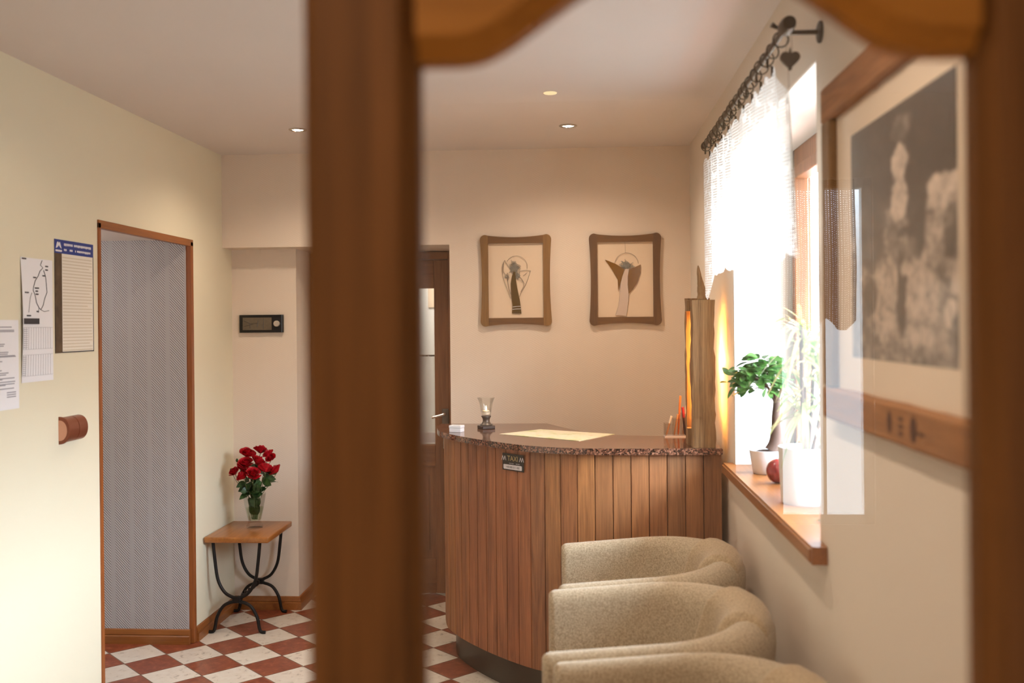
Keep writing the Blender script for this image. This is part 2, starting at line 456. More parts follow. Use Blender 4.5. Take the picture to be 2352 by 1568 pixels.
def grid(bm, fn, nu, nv, uvf=None, mi=0):
    V = [[bm.verts.new(fn(i/nu, j/nv)) for j in range(nv+1)] for i in range(nu+1)]
    lay = bm.loops.layers.uv.verify() if uvf else None
    for i in range(nu):
        for j in range(nv):
            f = bm.faces.new([V[i][j], V[i+1][j], V[i+1][j+1], V[i][j+1]]); f.material_index = mi
            if uvf:
                for lp, (a, c) in zip(f.loops, [(i,j),(i+1,j),(i+1,j+1),(i,j+1)]):
                    lp[lay].uv = uvf(a/nu, c/nv)
    return V
def spline(pts, per=8):
    P = [Vector(p) for p in pts]; out = []
    for i in range(len(P)-1):
        p0 = P[max(i-1, 0)]; p1 = P[i]; p2 = P[i+1]; p3 = P[min(i+2, len(P)-1)]
        for k in range(per):
            t = k/per
            out.append(.5*((2*p1)+(p2-p0)*t+(2*p0-5*p1+4*p2-p3)*t*t+(3*p1-p0-3*p2+p3)*t**3))
    out.append(P[-1]); return out
def sphere(bm, c, r, n=16, m=10, mi=0):
    prof = [(r[0]*math.sin(PI*i/m) if isinstance(r, tuple) else r*math.sin(PI*i/m), c[2]-(r[1] if isinstance(r, tuple) else r)*math.cos(PI*i/m)) for i in range(m+1)]
    return lathe(bm, prof, c[0], c[1], n, mi)
def textmesh(txt, size, mapf, bm, mi=0, align='CENTER', sx=1.0):
    cu = bpy.data.curves.new('t', 'FONT'); cu.body = txt; cu.size = size; cu.align_x = align; cu.resolution_u = 3
    ob = bpy.data.objects.new('t', cu); COL.objects.link(ob)
    dg = bpy.context.evaluated_depsgraph_get(); me = ob.evaluated_get(dg).to_mesh()
    vs = [bm.verts.new(mapf(v.co.x*sx, v.co.y)) for v in me.vertices]
    for p in me.polygons:
        try: f = bm.faces.new([vs[i] for i in p.vertices]); f.material_index = mi
        except ValueError: pass
    ob.to_mesh_clear(); COL.objects.unlink(ob); bpy.data.objects.remove(ob); bpy.data.curves.remove(cu)

# ------------------------------------------------------------------ room dimensions
XL, XR, YB, ZC = -1.95, .61, 5.38, 2.545
YN, YD, XP = 5.53, 5.85, -1.58          # recess wall, door plane, pier corner
OY0, OY1, OZ = 3.945, 4.95, 2.03        # opening in the left wall
WY0, WY1, WZ0, WZ1, WX = 2.565, 3.93, 1.03, 2.262, .86   # window
YF = .87                                # glazed partition
bm = BM(); box(bm, -3.4, 2.2, -2.6, 7.1, -.1, 0); struct('floor', bm, M['tiles'])
bm = BM(); box(bm, -2.2, 2.2, -2.6, YB+.6, ZC, ZC+.1); struct('ceiling', bm, M['ceil'])
# left wall with the passage opening
bm = BM()
box(bm, XL-.019, XL, -2.5, OY0, 0, ZC); box(bm, XL-.019, XL, OY1, YN+.1, 0, ZC); box(bm, XL-.019, XL, OY0, OY1, OZ, ZC)
struct('wall_left', bm, M['cream'])
# passage behind it
bm = BM(); box(bm, -3.4, XL-.02, OY1-.04, OY1+.1, 0, ZC); struct('wall_passage', bm, M['herring'])
bm = BM(); box(bm, -3.4, XL-.02, OY0-.55, OY0-.45, 0, ZC); box(bm, -3.5, -3.4, OY0-.55, OY1+.1, 0, ZC); struct('wall_passage_side', bm, M['cream'])
bm = BM(); box(bm, -3.4, XL-.02, OY0-.45, OY1-.04, OZ+.01, OZ+.08); struct('ceiling_passage', bm, M['ceil'])
# back wall: picture wall + beam; recess; door wall
bm = BM()
box(bm, -.688, XR+.3, YB, YB+.6, 0, ZC)
box(bm, XL, -.688, YB, YB+.6, 2.034, ZC)
struct('wall_back', bm, M['beige'])
bm = BM(); box(bm, XL, XP, YN, YN+.5, 0, 2.034); struct('wall_recess', bm, M['beige'])
# right wall with the window opening
bm = BM()
T = .30
box(bm, XR, XR+T, YF-.1, WY0, 0, ZC); box(bm, XR, XR+T, WY1, YB, 0, ZC)
box(bm, XR, XR+T, WY0, WY1, 0, WZ0-.031); box(bm, XR, XR+T, WY0, WY1, WZ1, ZC)
struct('wall_right', bm, M['right'])
# partition with the glazed door, and the hall the photographer stands in
bm = BM()
box(bm, .452, XR, YF-.05, YF+.05, 0, ZC); box(bm, -.95, .452, YF-.05, YF+.05, 2.12, ZC); box(bm, XL, -.95, YF-.05, YF+.05, 0, ZC)
struct('wall_front', bm, M['beige'])
W2 = dict(x0=.82, x1=1.24, z0=.745, z1=2.2)
bm = BM()
box(bm, XL, W2['x0'], -2.6, -2.5, 0, ZC); box(bm, W2['x1'], 1.6, -2.6, -2.5, 0, ZC)
box(bm, W2['x0'], W2['x1'], -2.6, -2.5, 0, W2['z0']); box(bm, W2['x0'], W2['x1'], -2.6, -2.5, W2['z1'], ZC)
struct('wall_rear', bm, M['beige'])
bm = BM(); box(bm, 1.6, 1.7, -2.6, .92, 0, ZC); box(bm, XR+T, 1.6, .82, .92, 0, ZC); struct('wall_hall', bm, M['beige'])

# trims round the passage opening
def skirt(bm, pts, nrm_in, h=.062, d=.016):
    # moulded skirting along a polyline of (x,y); nrm_in = list of inward normals per segment
    prof = [(0,0),(d,0),(d,h*.52),(d*.62,h*.6),(d*.8,h*.66),(d*.45,h*.95),(d*.2,h),(0,h)]
    cols = []
    n = len(pts)
    for i, p in enumerate(pts):
        if i == 0: m = Vector(nrm_in[0])
        elif i == n-1: m = Vector(nrm_in[-1])
        else:
            a, c = Vector(nrm_in[i-1]), Vector(nrm_in[i]); m = (a+c); m = m/(m.dot(a))
        cols.append([bm.verts.new((p[0]+m.x*a_, p[1]+m.y*a_, z_)) for a_, z_ in prof])
    for A, B in zip(cols, cols[1:]):
        for k in range(len(prof)-1): bm.faces.new([A[k], B[k], B[k+1], A[k+1]])
    for c in (cols[0], cols[-1]): bm.faces.new(c)
bm = BM(); skirt(bm, [(XL-.012,OY1-.041),(-3.39,OY1-.041)], [(0,-1)], .075); struct('baseboard_passage', bm, M['trimx'])
bm = BM(); skirt(bm, [(XL+.001,OY1),(XL+.001,YN-.001),(XP+.001,YN-.001),(XP+.001,YD-.005)], [(1,0),(0,-1),(1,0)], .075); struct('baseboard_back', bm, M['trimy'])
bm = BM(); skirt(bm, [(XL+.001,YF+.06),(XL+.001,OY0-.005)], [(1,0)], .075); struct('baseboard_left', bm, M['trimy'])
tr = structempty('trim_1', (XL, OY0, 0))
bm = BM(); box(bm, XL-.02, XL+.006, OY0, OY0+.022, 0, OZ+.001, .002); finish('jamb', bm, M['trim'], tr)
bm = BM(); box(bm, XL-.02, XL+.006, OY1-.034, OY1, 0.001, OZ+.001, .002); finish('jamb', bm, M['trim'], tr)
bm = BM(); box(bm, XL-.02, XL+.006, OY0, OY1, OZ-.022, OZ+.012, .002); finish('head', bm, M['trimy'], tr)

# ------------------------------------------------------------------ window and its deep sill
w = structempty('window_1', (XR, WY0, WZ0))
bm = BM()
fx0, fx1 = .842, .905
for a, c, d, e in [(WY0,WY1,WZ0,WZ0+.07),(WY0,WY1,WZ1-.075,WZ1-.0),(WY0,WY0+.03,WZ0,WZ1),(WY1-.03,WY1,WZ0,WZ1),((WY0+WY1)/2-.05,(WY0+WY1)/2+.05,WZ0,WZ1)]:
    box(bm, fx0, fx1, a, c, d, e, .006)
finish('window_frame', bm, M['door'], w)
for a, c in [(WY0+.03,(WY0+WY1)/2-.05),((WY0+WY1)/2+.05,WY1-.03)]:
    s = BM()
    for y0, y1, z0, z1 in [(a,a+.045,WZ0+.07,WZ1-.075),(c-.045,c,WZ0+.07,WZ1-.075),(a,c,WZ0+.07,WZ0+.115),(a,c,WZ1-.12,WZ1-.075)]:
        box(s, fx0-.012, fx1-.02, y0, y1, z0, z1, .005)
    so = finish('sash', s, M['door'], w)
    s = BM(); quad(s, [(.868,a+.04,WZ0+.11),(.868,c-.04,WZ0+.11),(.868,c-.04,WZ1-.11),(.868,a+.04,WZ1-.11)]); finish('pane', s, M['wpane'], so)
bm = BM()
# board runs from in front of the wall back to the frame, with ears past the reveal
prof = [(.845,WY0+.002),(.845,WY1-.002),(XR-.001,WY1-.002),(XR-.001,WY1+.05),(.565,WY1+.05),(.565,WY0-.075),(XR-.001,WY0-.075),(XR-.001,WY0+.002)]
prism(bm, prof, lambda u, v, d: (u, v, d), WZ0-.030, WZ0+.014)
bmesh.ops.bevel(bm, geom=[e for e in bm.edges if abs(e.verts[0].co.x-.565) < 1e-4 and abs(e.verts[1].co.x-.565) < 1e-4], offset=.007, segments=3, affect='EDGES')
finish('window_sill', bm, M['pinex'], w, True)
SZ = WZ0+.014
bm = BM(); box(bm, XR+.002, .842, WY1-.004, WY1-.0005, WZ0+.0145, WZ1-.001); finish('added_reveal_lining', bm, M['white'], w)  # white liners added to make the window reveal brighter
bm = BM(); box(bm, XR+.002, .842, WY0+.0005, WY0+.004, WZ0+.0145, WZ1-.001); finish('added_reveal_lining', bm, M['white'], w)
bm = BM(); box(bm, XR+.002, .842, WY0+.005, WY1-.005, WZ1-.004, WZ1-.0005); finish('added_reveal_lining', bm, M['white'], w)
w2 = structempty('window_2', (1.0, -2.5, W2['z0']))
bm = BM()
for x0, x1, z0, z1 in [(.82,.863,.745,2.2),(1.197,1.24,.745,2.2),(.82,1.24,.745,.786),(.82,1.24,2.155,2.2),(1.030,1.045,.745,2.2)]: box(bm, x0, x1, -2.56, -2.52, z0, z1, .004)
finish('window_frame', bm, M['white'], w2)
bm = BM(); quad(bm, [(.85,-2.54,.77),(1.21,-2.54,.77),(1.21,-2.54,2.16),(.85,-2.54,2.16)]); finish('pane', bm, M['wpane2'], w2)
bm = BM(); grid(bm, lambda u, v: (.84+.325*u-.012*abs(v-.4), -2.49+.010*math.sin(u*46), 1.56+.05*abs(math.sin(u*7.5))**3*(1-v)+.63*v), 60, 8, lambda u, v: (u*.4, v*.8)); finish('net_curtain', bm, M['beigecurt'], w2, True, 0)

# ------------------------------------------------------------------ glazed door in the foreground
d1 = structempty('door_1', (.1, YF, 0))
yf, yb, ych = .845, .888, .866       # front face, back face, glass rebate
OX0, OX1 = -.136, .3365               # glazed opening
bev = .0165
def stile(x0, x1, side):
    # front face shrinks by the moulded chamfer on the glazed side, small round on the other
    if side > 0:
        prof = [(x0,yb),(x0,yf+.012),(x0+.004,yf+.004),(x0+.012,yf),(x1-bev,yf),(x1-bev+.003,yf+.002),(x1-bev+.006,yf+.008),(x1-.003,yf+.016),(x1,yf+.02),(x1,yb)]
    else:
        prof = [(x1,yb),(x1,yf),(x0+bev,yf),(x0+bev-.003,yf+.002),(x0+bev-.006,yf+.008),(x0+.003,yf+.016),(x0,yf+.02),(x0,yb)]
    b = BM(); prism(b, prof, lambda u, v, d: (u, v, d), .012, 2.105); return b
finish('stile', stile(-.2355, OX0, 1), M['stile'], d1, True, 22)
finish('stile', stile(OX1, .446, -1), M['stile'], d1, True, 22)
# top rail, its lower edge drawn as an arch: opening edge heights
ctrl = [(-.136,1.829),(-.121,1.829),(-.098,1.829),(-.078,1.833),(-.052,1.846),(-.003,1.880),(.035,1.902),(.07,1.914),(.102,1.918),(.134,1.914),(.165,1.901),(.211,1.872),(.240,1.850),(.265,1.834),(.293,1.8265),(.318,1.825),(.3365,1.825)]
edge = spline([(x,0,z) for x, z in ctrl], 6)
bm = BM(); rows = []
for i, p in enumerate(edge):
    a = edge[max(i-1,0)]; c = edge[min(i+1,len(edge)-1)]
    t = (c-a).normalized(); n = Vector((-t.z, 0, t.x))
    if n.z < 0: n = -n
    f = lambda o, y: bm.verts.new((min(max(p.x+n.x*o, OX0), OX1), y, p.z+n.z*o))
    rows.append([bm.verts.new((p.x,yf,2.10)), f(.019,yf), f(.0165,yf+.002), f(.0125,yf+.008), f(.004,yf+.015), f(0,yf+.019), f(0,yb), bm.verts.new((p.x,yb,2.10))])
for A, B in zip(rows, rows[1:]):
    for k in range(7): bm.faces.new([A[k], B[k], B[k+1], A[k+1]])
    bm.faces.new([A[7], B[7], B[0], A[0]])
for r in (rows[0], rows[-1]): bm.faces.new(r)
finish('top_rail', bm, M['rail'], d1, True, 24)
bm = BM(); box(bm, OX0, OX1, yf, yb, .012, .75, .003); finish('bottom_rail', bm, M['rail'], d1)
bm = BM(); quad(bm, [(OX0-.003,.874,.748),(OX1+.003,.874,.748),(OX1+.003,.874,1.93),(OX0-.003,.874,1.93)]); finish('glass_pane', bm, M['glass1'], d1)

# ------------------------------------------------------------------ panelled door in the recess
d2 = structempty('door_2', (-1.13, YD, 0))
DX0, DX1 = -1.575, -.70
bm = BM()
box(bm, DX0, DX0+.06, YD-.03, YD+.08, 0.001, 2.03, .004); box(bm, DX1-.055, DX1+.009, YD-.03, YD+.08, 0.001, 2.03, .004)
finish('door_frame', bm, M['door'], d2)
bm = BM(); box(bm, DX0+.06, DX1-.055, YD-.03, YD+.08, 1.985, 2.03, .004); finish('door_frame_head', bm, M['doorx'], d2)
lx0, lx1 = DX0+.062, DX1-.057
bm = BM()
box(bm, lx0, lx0+.09, YD, YD+.045, .01, 1.983, .004); box(bm, lx1-.086, lx1, YD, YD+.045, .01, 1.983, .004); finish('door_stile', bm, M['door'], d2)
bm = BM()
for z0, z1 in [(1.815,1.983),(.76,.89),(.01,.215)]: box(bm, lx0+.09, lx1-.086, YD+.002, YD+.044, z0, z1, .004)
finish('door_rail', bm, M['doorx'], d2)
bm = BM(); box(bm, lx0+.09, lx1-.086, YD+.016, YD+.03, .215, .76); box(bm, lx0+.13, lx1-.125, YD+.006, YD+.03, .26, .715, .008); finish('door_panel', bm, M['door'], d2)
bm = BM(); quad(bm, [(lx0+.09,YD+.02,.89),(lx1-.086,YD+.02,.89),(lx1-.086,YD+.02,1.815),(lx0+.09,YD+.02,1.815)]); finish('pane', bm, M['wpane'], d2)
bm = BM(); box(bm, -.797, -.757, YD-.036, YD-.0295, .98, 1.105, .004); hp = finish('handle_plate', bm, M['pewter'], d2)
bm = BM(); tube(bm, spline([(-.777,YD-.036,1.075),(-.777,YD-.075,1.078),(-.79,YD-.082,1.072),(-.85,YD-.084,1.058)], 5), .008, 10); finish('handle', bm, M['chrome'], d2, True)
bm = BM(); box(bm, -.79, -.756, YD-.035, YD-.0295, .87, .94, .003); finish('lock_plate', bm, M['silver'], d2)
k = thing('key_ring', 'keys with a dark fob hanging from the lock of the back door', 'keys', (-.773, YD-.045, .84))
bm = BM(); tube(bm, [(-.773,YD-.037,.915),(-.773,YD-.07,.915)], .003, 8); box(bm, -.778, -.768, YD-.072, YD-.068, .905, .925); finish('key', bm, M['silver'], k)
bm = BM(); tube(bm, [(-.773+.012*math.cos(a*PI/8), YD-.068, .893+.014*math.sin(a*PI/8)) for a in range(16)], .0012, 6, closed=True); finish('ring', bm, M['chrome'], k, True)
bm = BM(); box(bm, -.782, -.762, YD-.071, YD-.064, .835, .88, .004); finish('fob', bm, M['black'], k)
# lit room behind the door, and the half curtain on its glass
bm = BM()
box(bm, -2.2, -.3, 7.0, 7.1, 0, 2.4); box(bm, -2.3, -2.2, 5.98, 7.1, 0, 2.4); box(bm, -.3, -.2, 5.985, 7.1, 0, 2.4); box(bm, -2.2, -.3, 5.985, 7.0, 2.4, 2.5)
struct('wall_back_room', bm, M['white'])
bm = BM(); box(bm, -2.3, DX0-.001, 5.95, 5.983, 0, 2.4); box(bm, DX0-.001, -.67, 5.95, 5.983, 2.036, 2.4); struct('wall_door_side', bm, M['white'])
t = thing('half_curtain', 'white gathered half curtain on a rod behind the back door glass', 'curtain', (-1.15, YD+.07, .9))
cx0, cx1 = lx0+.08, lx1-.07
bm = BM(); tube(bm, [(cx0,YD+.07,1.415),(cx1,YD+.07,1.415)], .005, 8); finish('rod', bm, M['bronze'], t, True)
bm = BM(); grid(bm, lambda u, v: (cx0+(cx1-cx0)*u, YD+.07+.012*math.sin(u*70+1.5*math.sin(u*11)), .96+(.445+.012*abs(math.sin(u*50)))*v), 220, 6, lambda u, v: (u*1.2, v*.5)); finish('cloth', bm, M['cafe'], t, True, 0)
bm = BM(); box(bm, -.97, -.80, YD+.055, YD+.062, .895, .955); tag(finish('folded_paper', bm, M['whiteprint']), 'white folded paper tucked at the bottom of the back door glass', 'paper')
bm = BM(); box(bm, -1.05, -.875, 6.985, 6.998, 1.72, 2.0, .003); tag(finish('picture', bm, M['mat']), 'small pale picture on the wall seen through the back door glass', 'picture')

# ------------------------------------------------------------------ reception counter
CT = 1.09
rim2 = [(-.700,5.09),(-.704,4.99),(-.692,4.87),(-.655,4.72),(-.56,4.55),(-.435,4.385),(-.31,4.25),(-.198,4.155),(-.08,4.095),(.03,4.065),(.15,4.056),(.3,4.055),(.45,4.055),(.582,4.055)]
front = [Vector((p.x,p.y,0)) for p in spline([(x,y,0) for x, y in rim2], 10)]
inner = spline([(.582,4.50,0),(.48,4.50,0),(.30,4.52,0),(.15,4.57,0),(.04,4.68,0),(-.06,4.86,0),(-.158,5.09,0)], 8)
rc = thing('reception_counter', 'curved reception counter clad in upright brown boards under a speckled granite top', 'counter', (-.05, 4.5, 0))
poly = [(p.x,p.y) for p in front] + [(p.x,p.y) for p in inner]
bm = BM(); prism(bm, poly, lambda u, v, d: (u, v, d), CT-.026, CT)
bmesh.ops.bevel(bm, geom=[e for e in bm.edges if abs(e.verts[0].co.z-e.verts[1].co.z) < 1e-5], offset=.003, segments=2, affect='EDGES')
finish('countertop', bm, M['granite'], rc, True, 30)
def offset(path, d):
    o = []
    for i, p in enumerate(path):
        t = (path[min(i+1,len(path)-1)]-path[max(i-1,0)]).normalized(); n = Vector((-t.y, t.x, 0))
        if n.y < 0 and abs(n.y) > abs(n.x): n = -n
        if n.x < 0 and abs(n.x) >= abs(n.y): n = -n
        o.append(p+n*d)
    return o
def resample(path, step, start=0):
    L = [0]
    for a, c in zip(path, path[1:]): L.append(L[-1]+(c-a).length)
    def at(s):
        s = max(0, min(s, L[-1]))
        for i in range(len(L)-1):
            if s <= L[i+1]: return path[i].lerp(path[i+1], (s-L[i])/max(1e-9, L[i+1]-L[i]))
        return path[-1]
    return at, L[-1]
face = offset(front, .034)
at, TL = resample(face, .0735)
# boards counted from the wall end; V-joint between two boards
tints = [(.80,.72,.66),(.92,.80,.70),(.88,.78,.70),(.95,.84,.72),(.98,.88,.72),(.9,.78,.66),(1.05,.90,.70),(.98,.80,.66),(1.0,.82,.70),(.92,.70,.62),(.96,.74,.66),(1.02,.80,.72),(1.05,.82,.74),(.98,.72,.64),(1.0,.76,.66),(.95,.80,.70),(1.04,.92,.72),(.98,.80,.66),(1.08,.94,.74),(.9,.78,.66),(.92,.80,.68),(1.0,.84,.7),(.95,.8,.7)]
bw = .0735; nb = int(TL/bw); first = TL-nb*bw
bm = BM(); tl = bm.loops.layers.float_color.new('tint')
bounds = ([0] if first > .01 else []) + [first+bw*i for i in range(nb+1)]
for i in range(len(bounds)-1):
    s0, s1 = bounds[i], bounds[i+1]; g = .0026
    S = [s0+.0006, s0+g] + [s0+g+(s1-s0-2*g)*k/4 for k in range(1,4)] + [s1-g, s1-.0006]
    cols = []
    for j, s in enumerate(S):
        p = at(s); q = at(min(s+.004, TL)); r = at(max(s-.004, 0)); t = (q-r).normalized(); n = Vector((t.y,-t.x,0))
        if n.y > 0: n = -n
        dep = -.006 if j in (0, len(S)-1) else 0
        pp = p+n*dep
        cols.append([bm.verts.new((pp.x,pp.y,.145)), bm.verts.new((pp.x,pp.y,CT-.0265))])
    tt = tints[(len(bounds)-2-i) % len(tints)] if False else tints[i % len(tints)]
    for A, B in zip(cols, cols[1:]):
        f = bm.faces.new([A[0], B[0], B[1], A[1]])
        for lp in f.loops: lp[tl] = (*tt, 1)
# dark backing just behind the joints plus the end and inner faces
back = offset(front, .046)
endp = [Vector((.575,4.45,0)), Vector((.30,4.47,0)), Vector((.0,4.70,0)), Vector((-.2,5.05,0)), Vector((-.64,5.07,0))]
loop = back + endp
n = len(loop)
lo = [bm.verts.new((p.x,p.y,.145)) for p in loop]; hi = [bm.verts.new((p.x,p.y,CT-.0268)) for p in loop]
for i in range(n):
    f = bm.faces.new([lo[i], lo[(i+1)%n], hi[(i+1)%n], hi[i]])
    for lp in f.loops: lp[tl] = (.35,.26,.2,1) if i < len(back)-1 else (.8,.7,.62,1)
f = bm.faces.new(lo[::-1])
for lp in f.loops: lp[tl] = (.4,.3,.25,1)
finish('board_cladding', bm, M['plank'], rc)
pl = offset(front, .085)
bm = BM(); loop = pl[8:] + [Vector((.56,4.42,0)), Vector((.28,4.44,0)), Vector((-.03,4.68,0)), Vector((-.24,5.0,0))]
prism(bm, [(p.x,p.y) for p in loop], lambda u, v, d: (u, v, d), 0.001, .1448); finish('plinth', bm, M['plinth'], rc, True, 30)

# taxi plate screwed on the boards
def on_front(s_from_end, out):
    p = at(TL-s_from_end); q = at(TL-s_from_end+.01); r = at(TL-s_from_end-.01); t = (q-r).normalized(); n = Vector((t.y,-t.x,0))
    if n.y > 0: n = -n
    return p+n*out, t, n
best = min(range(0, 1200), key=lambda i: abs(on_front(i*.001,.003)[0].x-(-.277)))
pc, tt, nn = on_front(best*.001, .004)
tp = thing('taxi_sign', 'small black taxi plate with gold and white lettering on the counter front', 'sign', (pc.x, pc.y, .972))
def pm(dep): return lambda u, v: tuple(pc+tt*u+nn*dep+Vector((0,0,1.006+v)))
bm = BM(); prism(bm, [(-.066,-.036),(.066,-.036),(.066,.036),(-.066,.036)], lambda u, v, d: pm(d)(u, v), 0, .0035); finish('plate', bm, M['black'], tp)
bm = BM(); textmesh('TAXI', .031, lambda u, v: pm(.0042)(u, v+.006), bm, sx=.98); finish('lettering', bm, M['gold'], tp)
for s in (-1, 1):
    bm = BM()
    zz = [(s*(.0425+.0068*k), .006+.019*(k%2)) for k in range(5)]
    zz = [(u, v) for u, v in zz]
    for (a, b_), (c, d_) in zip(zz, zz[1:]):
        quad(bm, [pm(.0045)(a-.0017,b_), pm(.0045)(a+.0017,b_), pm(.0045)(c+.0017,d_), pm(.0045)(c-.0017,d_)])
    finish('zigzag', bm, M['whiteprint'], tp)
bm = BM(); prism(bm, [(-.056,-.031),(.054,-.031),(.057,-.028),(.057,-.014),(.054,-.011),(-.056,-.011),(-.059,-.014),(-.059,-.028)], lambda u, v, d: pm(d)(u, v), .0036, .0042)
ph = finish('number_panel', bm, M['whiteprint'], tp)
bm = BM(); textmesh('+48 888 011 480', .0125, lambda u, v: pm(.0047)(u, v-.0255), bm); finish('number', bm, M['inkdark'], ph)
bm = BM()
for k_, (u0, u1) in enumerate([(-.022,-.016),(-.014,-.006),(-.004,.006),(.02,.03),(.032,.044)]):
    quad(bm, [pm(.0042)(u0,-.007), pm(.0042)(u1,-.007), pm(.0042)(u1,-.003), pm(.0042)(u0,-.003)])
finish('small_print', bm, M['ink'], tp)

# ------------------------------------------------------------------ things on the counter
c = thing('candle_holder', 'tulip-shaped glass candle holder on a dark square pewter foot', 'candle holder', (-.446, 4.84, CT))
X, Y = -.446, 4.84
bm = BM()
b2 = BM(); box(b2, -.034, .034, -.034, .034, 0, .016, .003); bmesh.ops.rotate(b2, verts=b2.verts[:], matrix=Matrix.Rotation(math.radians(28),3,'Z')); bmesh.ops.translate(b2, verts=b2.verts[:], vec=(X,Y,CT))
finish('foot', b2, M['pewterdark'], c)
lathe(bm, [(0,CT+.016),(.03,CT+.016),(.031,CT+.02),(.022,CT+.027),(.017,CT+.036),(.017,CT+.046),(.021,CT+.056),(.024,CT+.058),(.024,CT+.063),(.02,CT+.064),(0,CT+.064)], X, Y, 24); finish('stem', bm, M['pewter'], c, True)
bm = BM(); lathe(bm, [(0,CT+.0645),(.022,CT+.065),(.026,CT+.08),(.029,CT+.10),(.032,CT+.12),(.037,CT+.137),(.044,CT+.152),(.0425,CT+.152),(.035,CT+.137),(.030,CT+.12),(.027,CT+.10),(.024,CT+.082),(0,CT+.07)], X, Y, 32); finish('glass_cup', bm, M['clear'], c, True, 60)
c = thing('tealight', 'lit tealight burning inside the glass candle holder', 'candle', (X, Y, CT+.071))
bm = BM(); lathe(bm, [(0,CT+.071),(.0185,CT+.071),(.0185,CT+.088),(.0165,CT+.0865),(0,CT+.0865)], X, Y, 20); finish('wax', bm, M['wax'], c, True)
bm = BM(); lathe(bm, [(0,CT+.0885),(.004,CT+.092),(.0045,CT+.097),(.0025,CT+.106),(0,CT+.113)], X, Y, 12); finish('flame', bm, M['flame'], c, True)
c = thing('card_box', 'small white cardboard box with a slot at the left end of the counter', 'box', (-.574, 4.70, CT))
b2 = BM(); box(b2, -.03, .03, -.022, .022, 0, .019, .002); box(b2, -.031, .031, -.023, .023, .0195, .032, .002)
R28 = Matrix.Rotation(math.radians(-18),3,'Z')
bmesh.ops.rotate(b2, verts=b2.verts[:], matrix=R28); bmesh.ops.translate(b2, verts=b2.verts[:], vec=(-.574,4.70,CT)); finish('carton', b2, M['paper'], c)
b2 = BM(); box(b2, -.016, .018, -.006, -.001, .032, .0325); bmesh.ops.rotate(b2, verts=b2.verts[:], matrix=R28); bmesh.ops.translate(b2, verts=b2.verts[:], vec=(-.574,4.70,CT)); finish('slot', b2, M['inkdark'], c)
bm = BM(); prism(bm, [(-.362,4.59),(.005,4.315),(.168,4.575),(-.18,4.79)], lambda u, v, d: (u, v, d), CT+.0005, CT+.002)
tag(finish('area_map', bm, M['map']), 'pale yellow printed map lying flat on the granite countertop', 'map')
# acrylic pen holder
px0, px1, py0, py1 = .385, .497, 4.455, 4.515
c = thing('pen_holder', 'clear acrylic three-part pen holder beside the timber lamp', 'pen holder', ((px0+px1)/2, (py0+py1)/2, CT))
bm = BM()
hts = [.062,.085,.085,.105]
for i in range(3):
    x0 = px0+(px1-px0)*i/3; x1 = px0+(px1-px0)*(i+1)/3; h = [.06,.082,.105][i]
    box(bm, x0+.001, x1-.001, py0, py0+.0025, CT+.004, CT+h); box(bm, x0+.001, x1-.001, py1-.0025, py1, CT+.004, CT+h)
    box(bm, x0, x0+.0025, py0, py1, CT+.004, CT+h)
box(bm, px1-.0025, px1, py0, py1, CT+.004, CT+.105)
finish('compartments', bm, M['acrylic'], c)
bm = BM(); box(bm, px0, px1, py0, py1, CT, CT+.005); finish('base', bm, M['whiteprint'], c)
def pen(name, label, col, col2, a, b_, r=.0045):
    a = Vector(a); b_ = Vector(b_); t = thing(name, label, 'pen', tuple(a)); m_ = a.lerp(b_, .62)
    bm = BM(); tube(bm, [a, a.lerp(b_,.08), m_], [.0012, r, r], 10); finish('barrel', bm, M[col], t, True)
    bm = BM(); tube(bm, [m_, b_.lerp(m_,.05), b_], [r*1.12, r*1.12, r*.7], 10); finish('cap', bm, M[col2], t, True)
zb = CT+.006
pen('pen', 'tall orange pen standing in the pen holder', 'penorange', 'penorange', (.447,4.49,zb), (.459,4.495,1.272))
pen('pen', 'red capped pen in the right part of the pen holder', 'pendark', 'penred', (.478,4.482,zb), (.468,4.486,1.222), .0058)
pen('pen', 'white capped pen leaning right beside the red one', 'penclear', 'penwhite', (.470,4.495,zb), (.487,4.495,1.228), .0055)
pen('pen', 'white pen leaning in the low left part of the pen holder', 'penclear', 'penwhite', (.393,4.48,zb), (.418,4.485,1.182))
pen('pencil', 'tan pencil leaning in the middle part of the pen holder', 'penclear', 'penclear', (.428,4.48,zb), (.446,4.485,1.19), .004)

# timber lamp: front slab, back slab, glowing tube between
c = thing('timber_lamp', 'tall weathered timber block lamp glowing warmly at the right end of the counter', 'lamp', (.51, 4.15, CT))
def rough_slab(x0, x1, y0, y1, z0, z1, seed, amp=.004):
    b = BM(); rnd = random.Random(seed); N = 18; rings = []
    for i in range(N+1):
        z = z0+(z1-z0)*i/N
        j = lambda: rnd.uniform(-amp, amp)*(0 if i in (0,) else 1)
        c_ = .004
        rings.append([b.verts.new(p) for p in [(x0+c_+j(),y0,z),(x1-c_+j(),y0+j()*.5,z),(x1+j(),y0+c_,z),(x1+j(),y1-c_,z),(x1-c_,y1,z),(x0+c_,y1,z),(x0+j(),y1-c_,z),(x0+j(),y0+c_,z)]])
    for A, B in zip(rings, rings[1:]):
        for q in range(8): b.faces.new([A[q], A[(q+1)%8], B[(q+1)%8], B[q]])
    b.faces.new(rings[0][::-1]); b.faces.new(rings[-1]); return b
finish('front_timber', rough_slab(.467,.557,4.085,4.165,CT,1.69,3), M['oldwood'], c, True, 30)
bm = rough_slab(.455,.557,4.225,4.25,CT,1.70,5,.002); finish('back_board', bm, M['oldwood'], c, True, 30)
bm = BM(); box(bm, .455, .557, 4.165, 4.225, 1.645, 1.692, .002); finish('end_block', bm, M['oldwood'], c)
bm = BM(); box(bm, .455, .557, 4.165, 4.225, CT, CT+.07, .002); finish('end_block', bm, M['oldwood'], c)
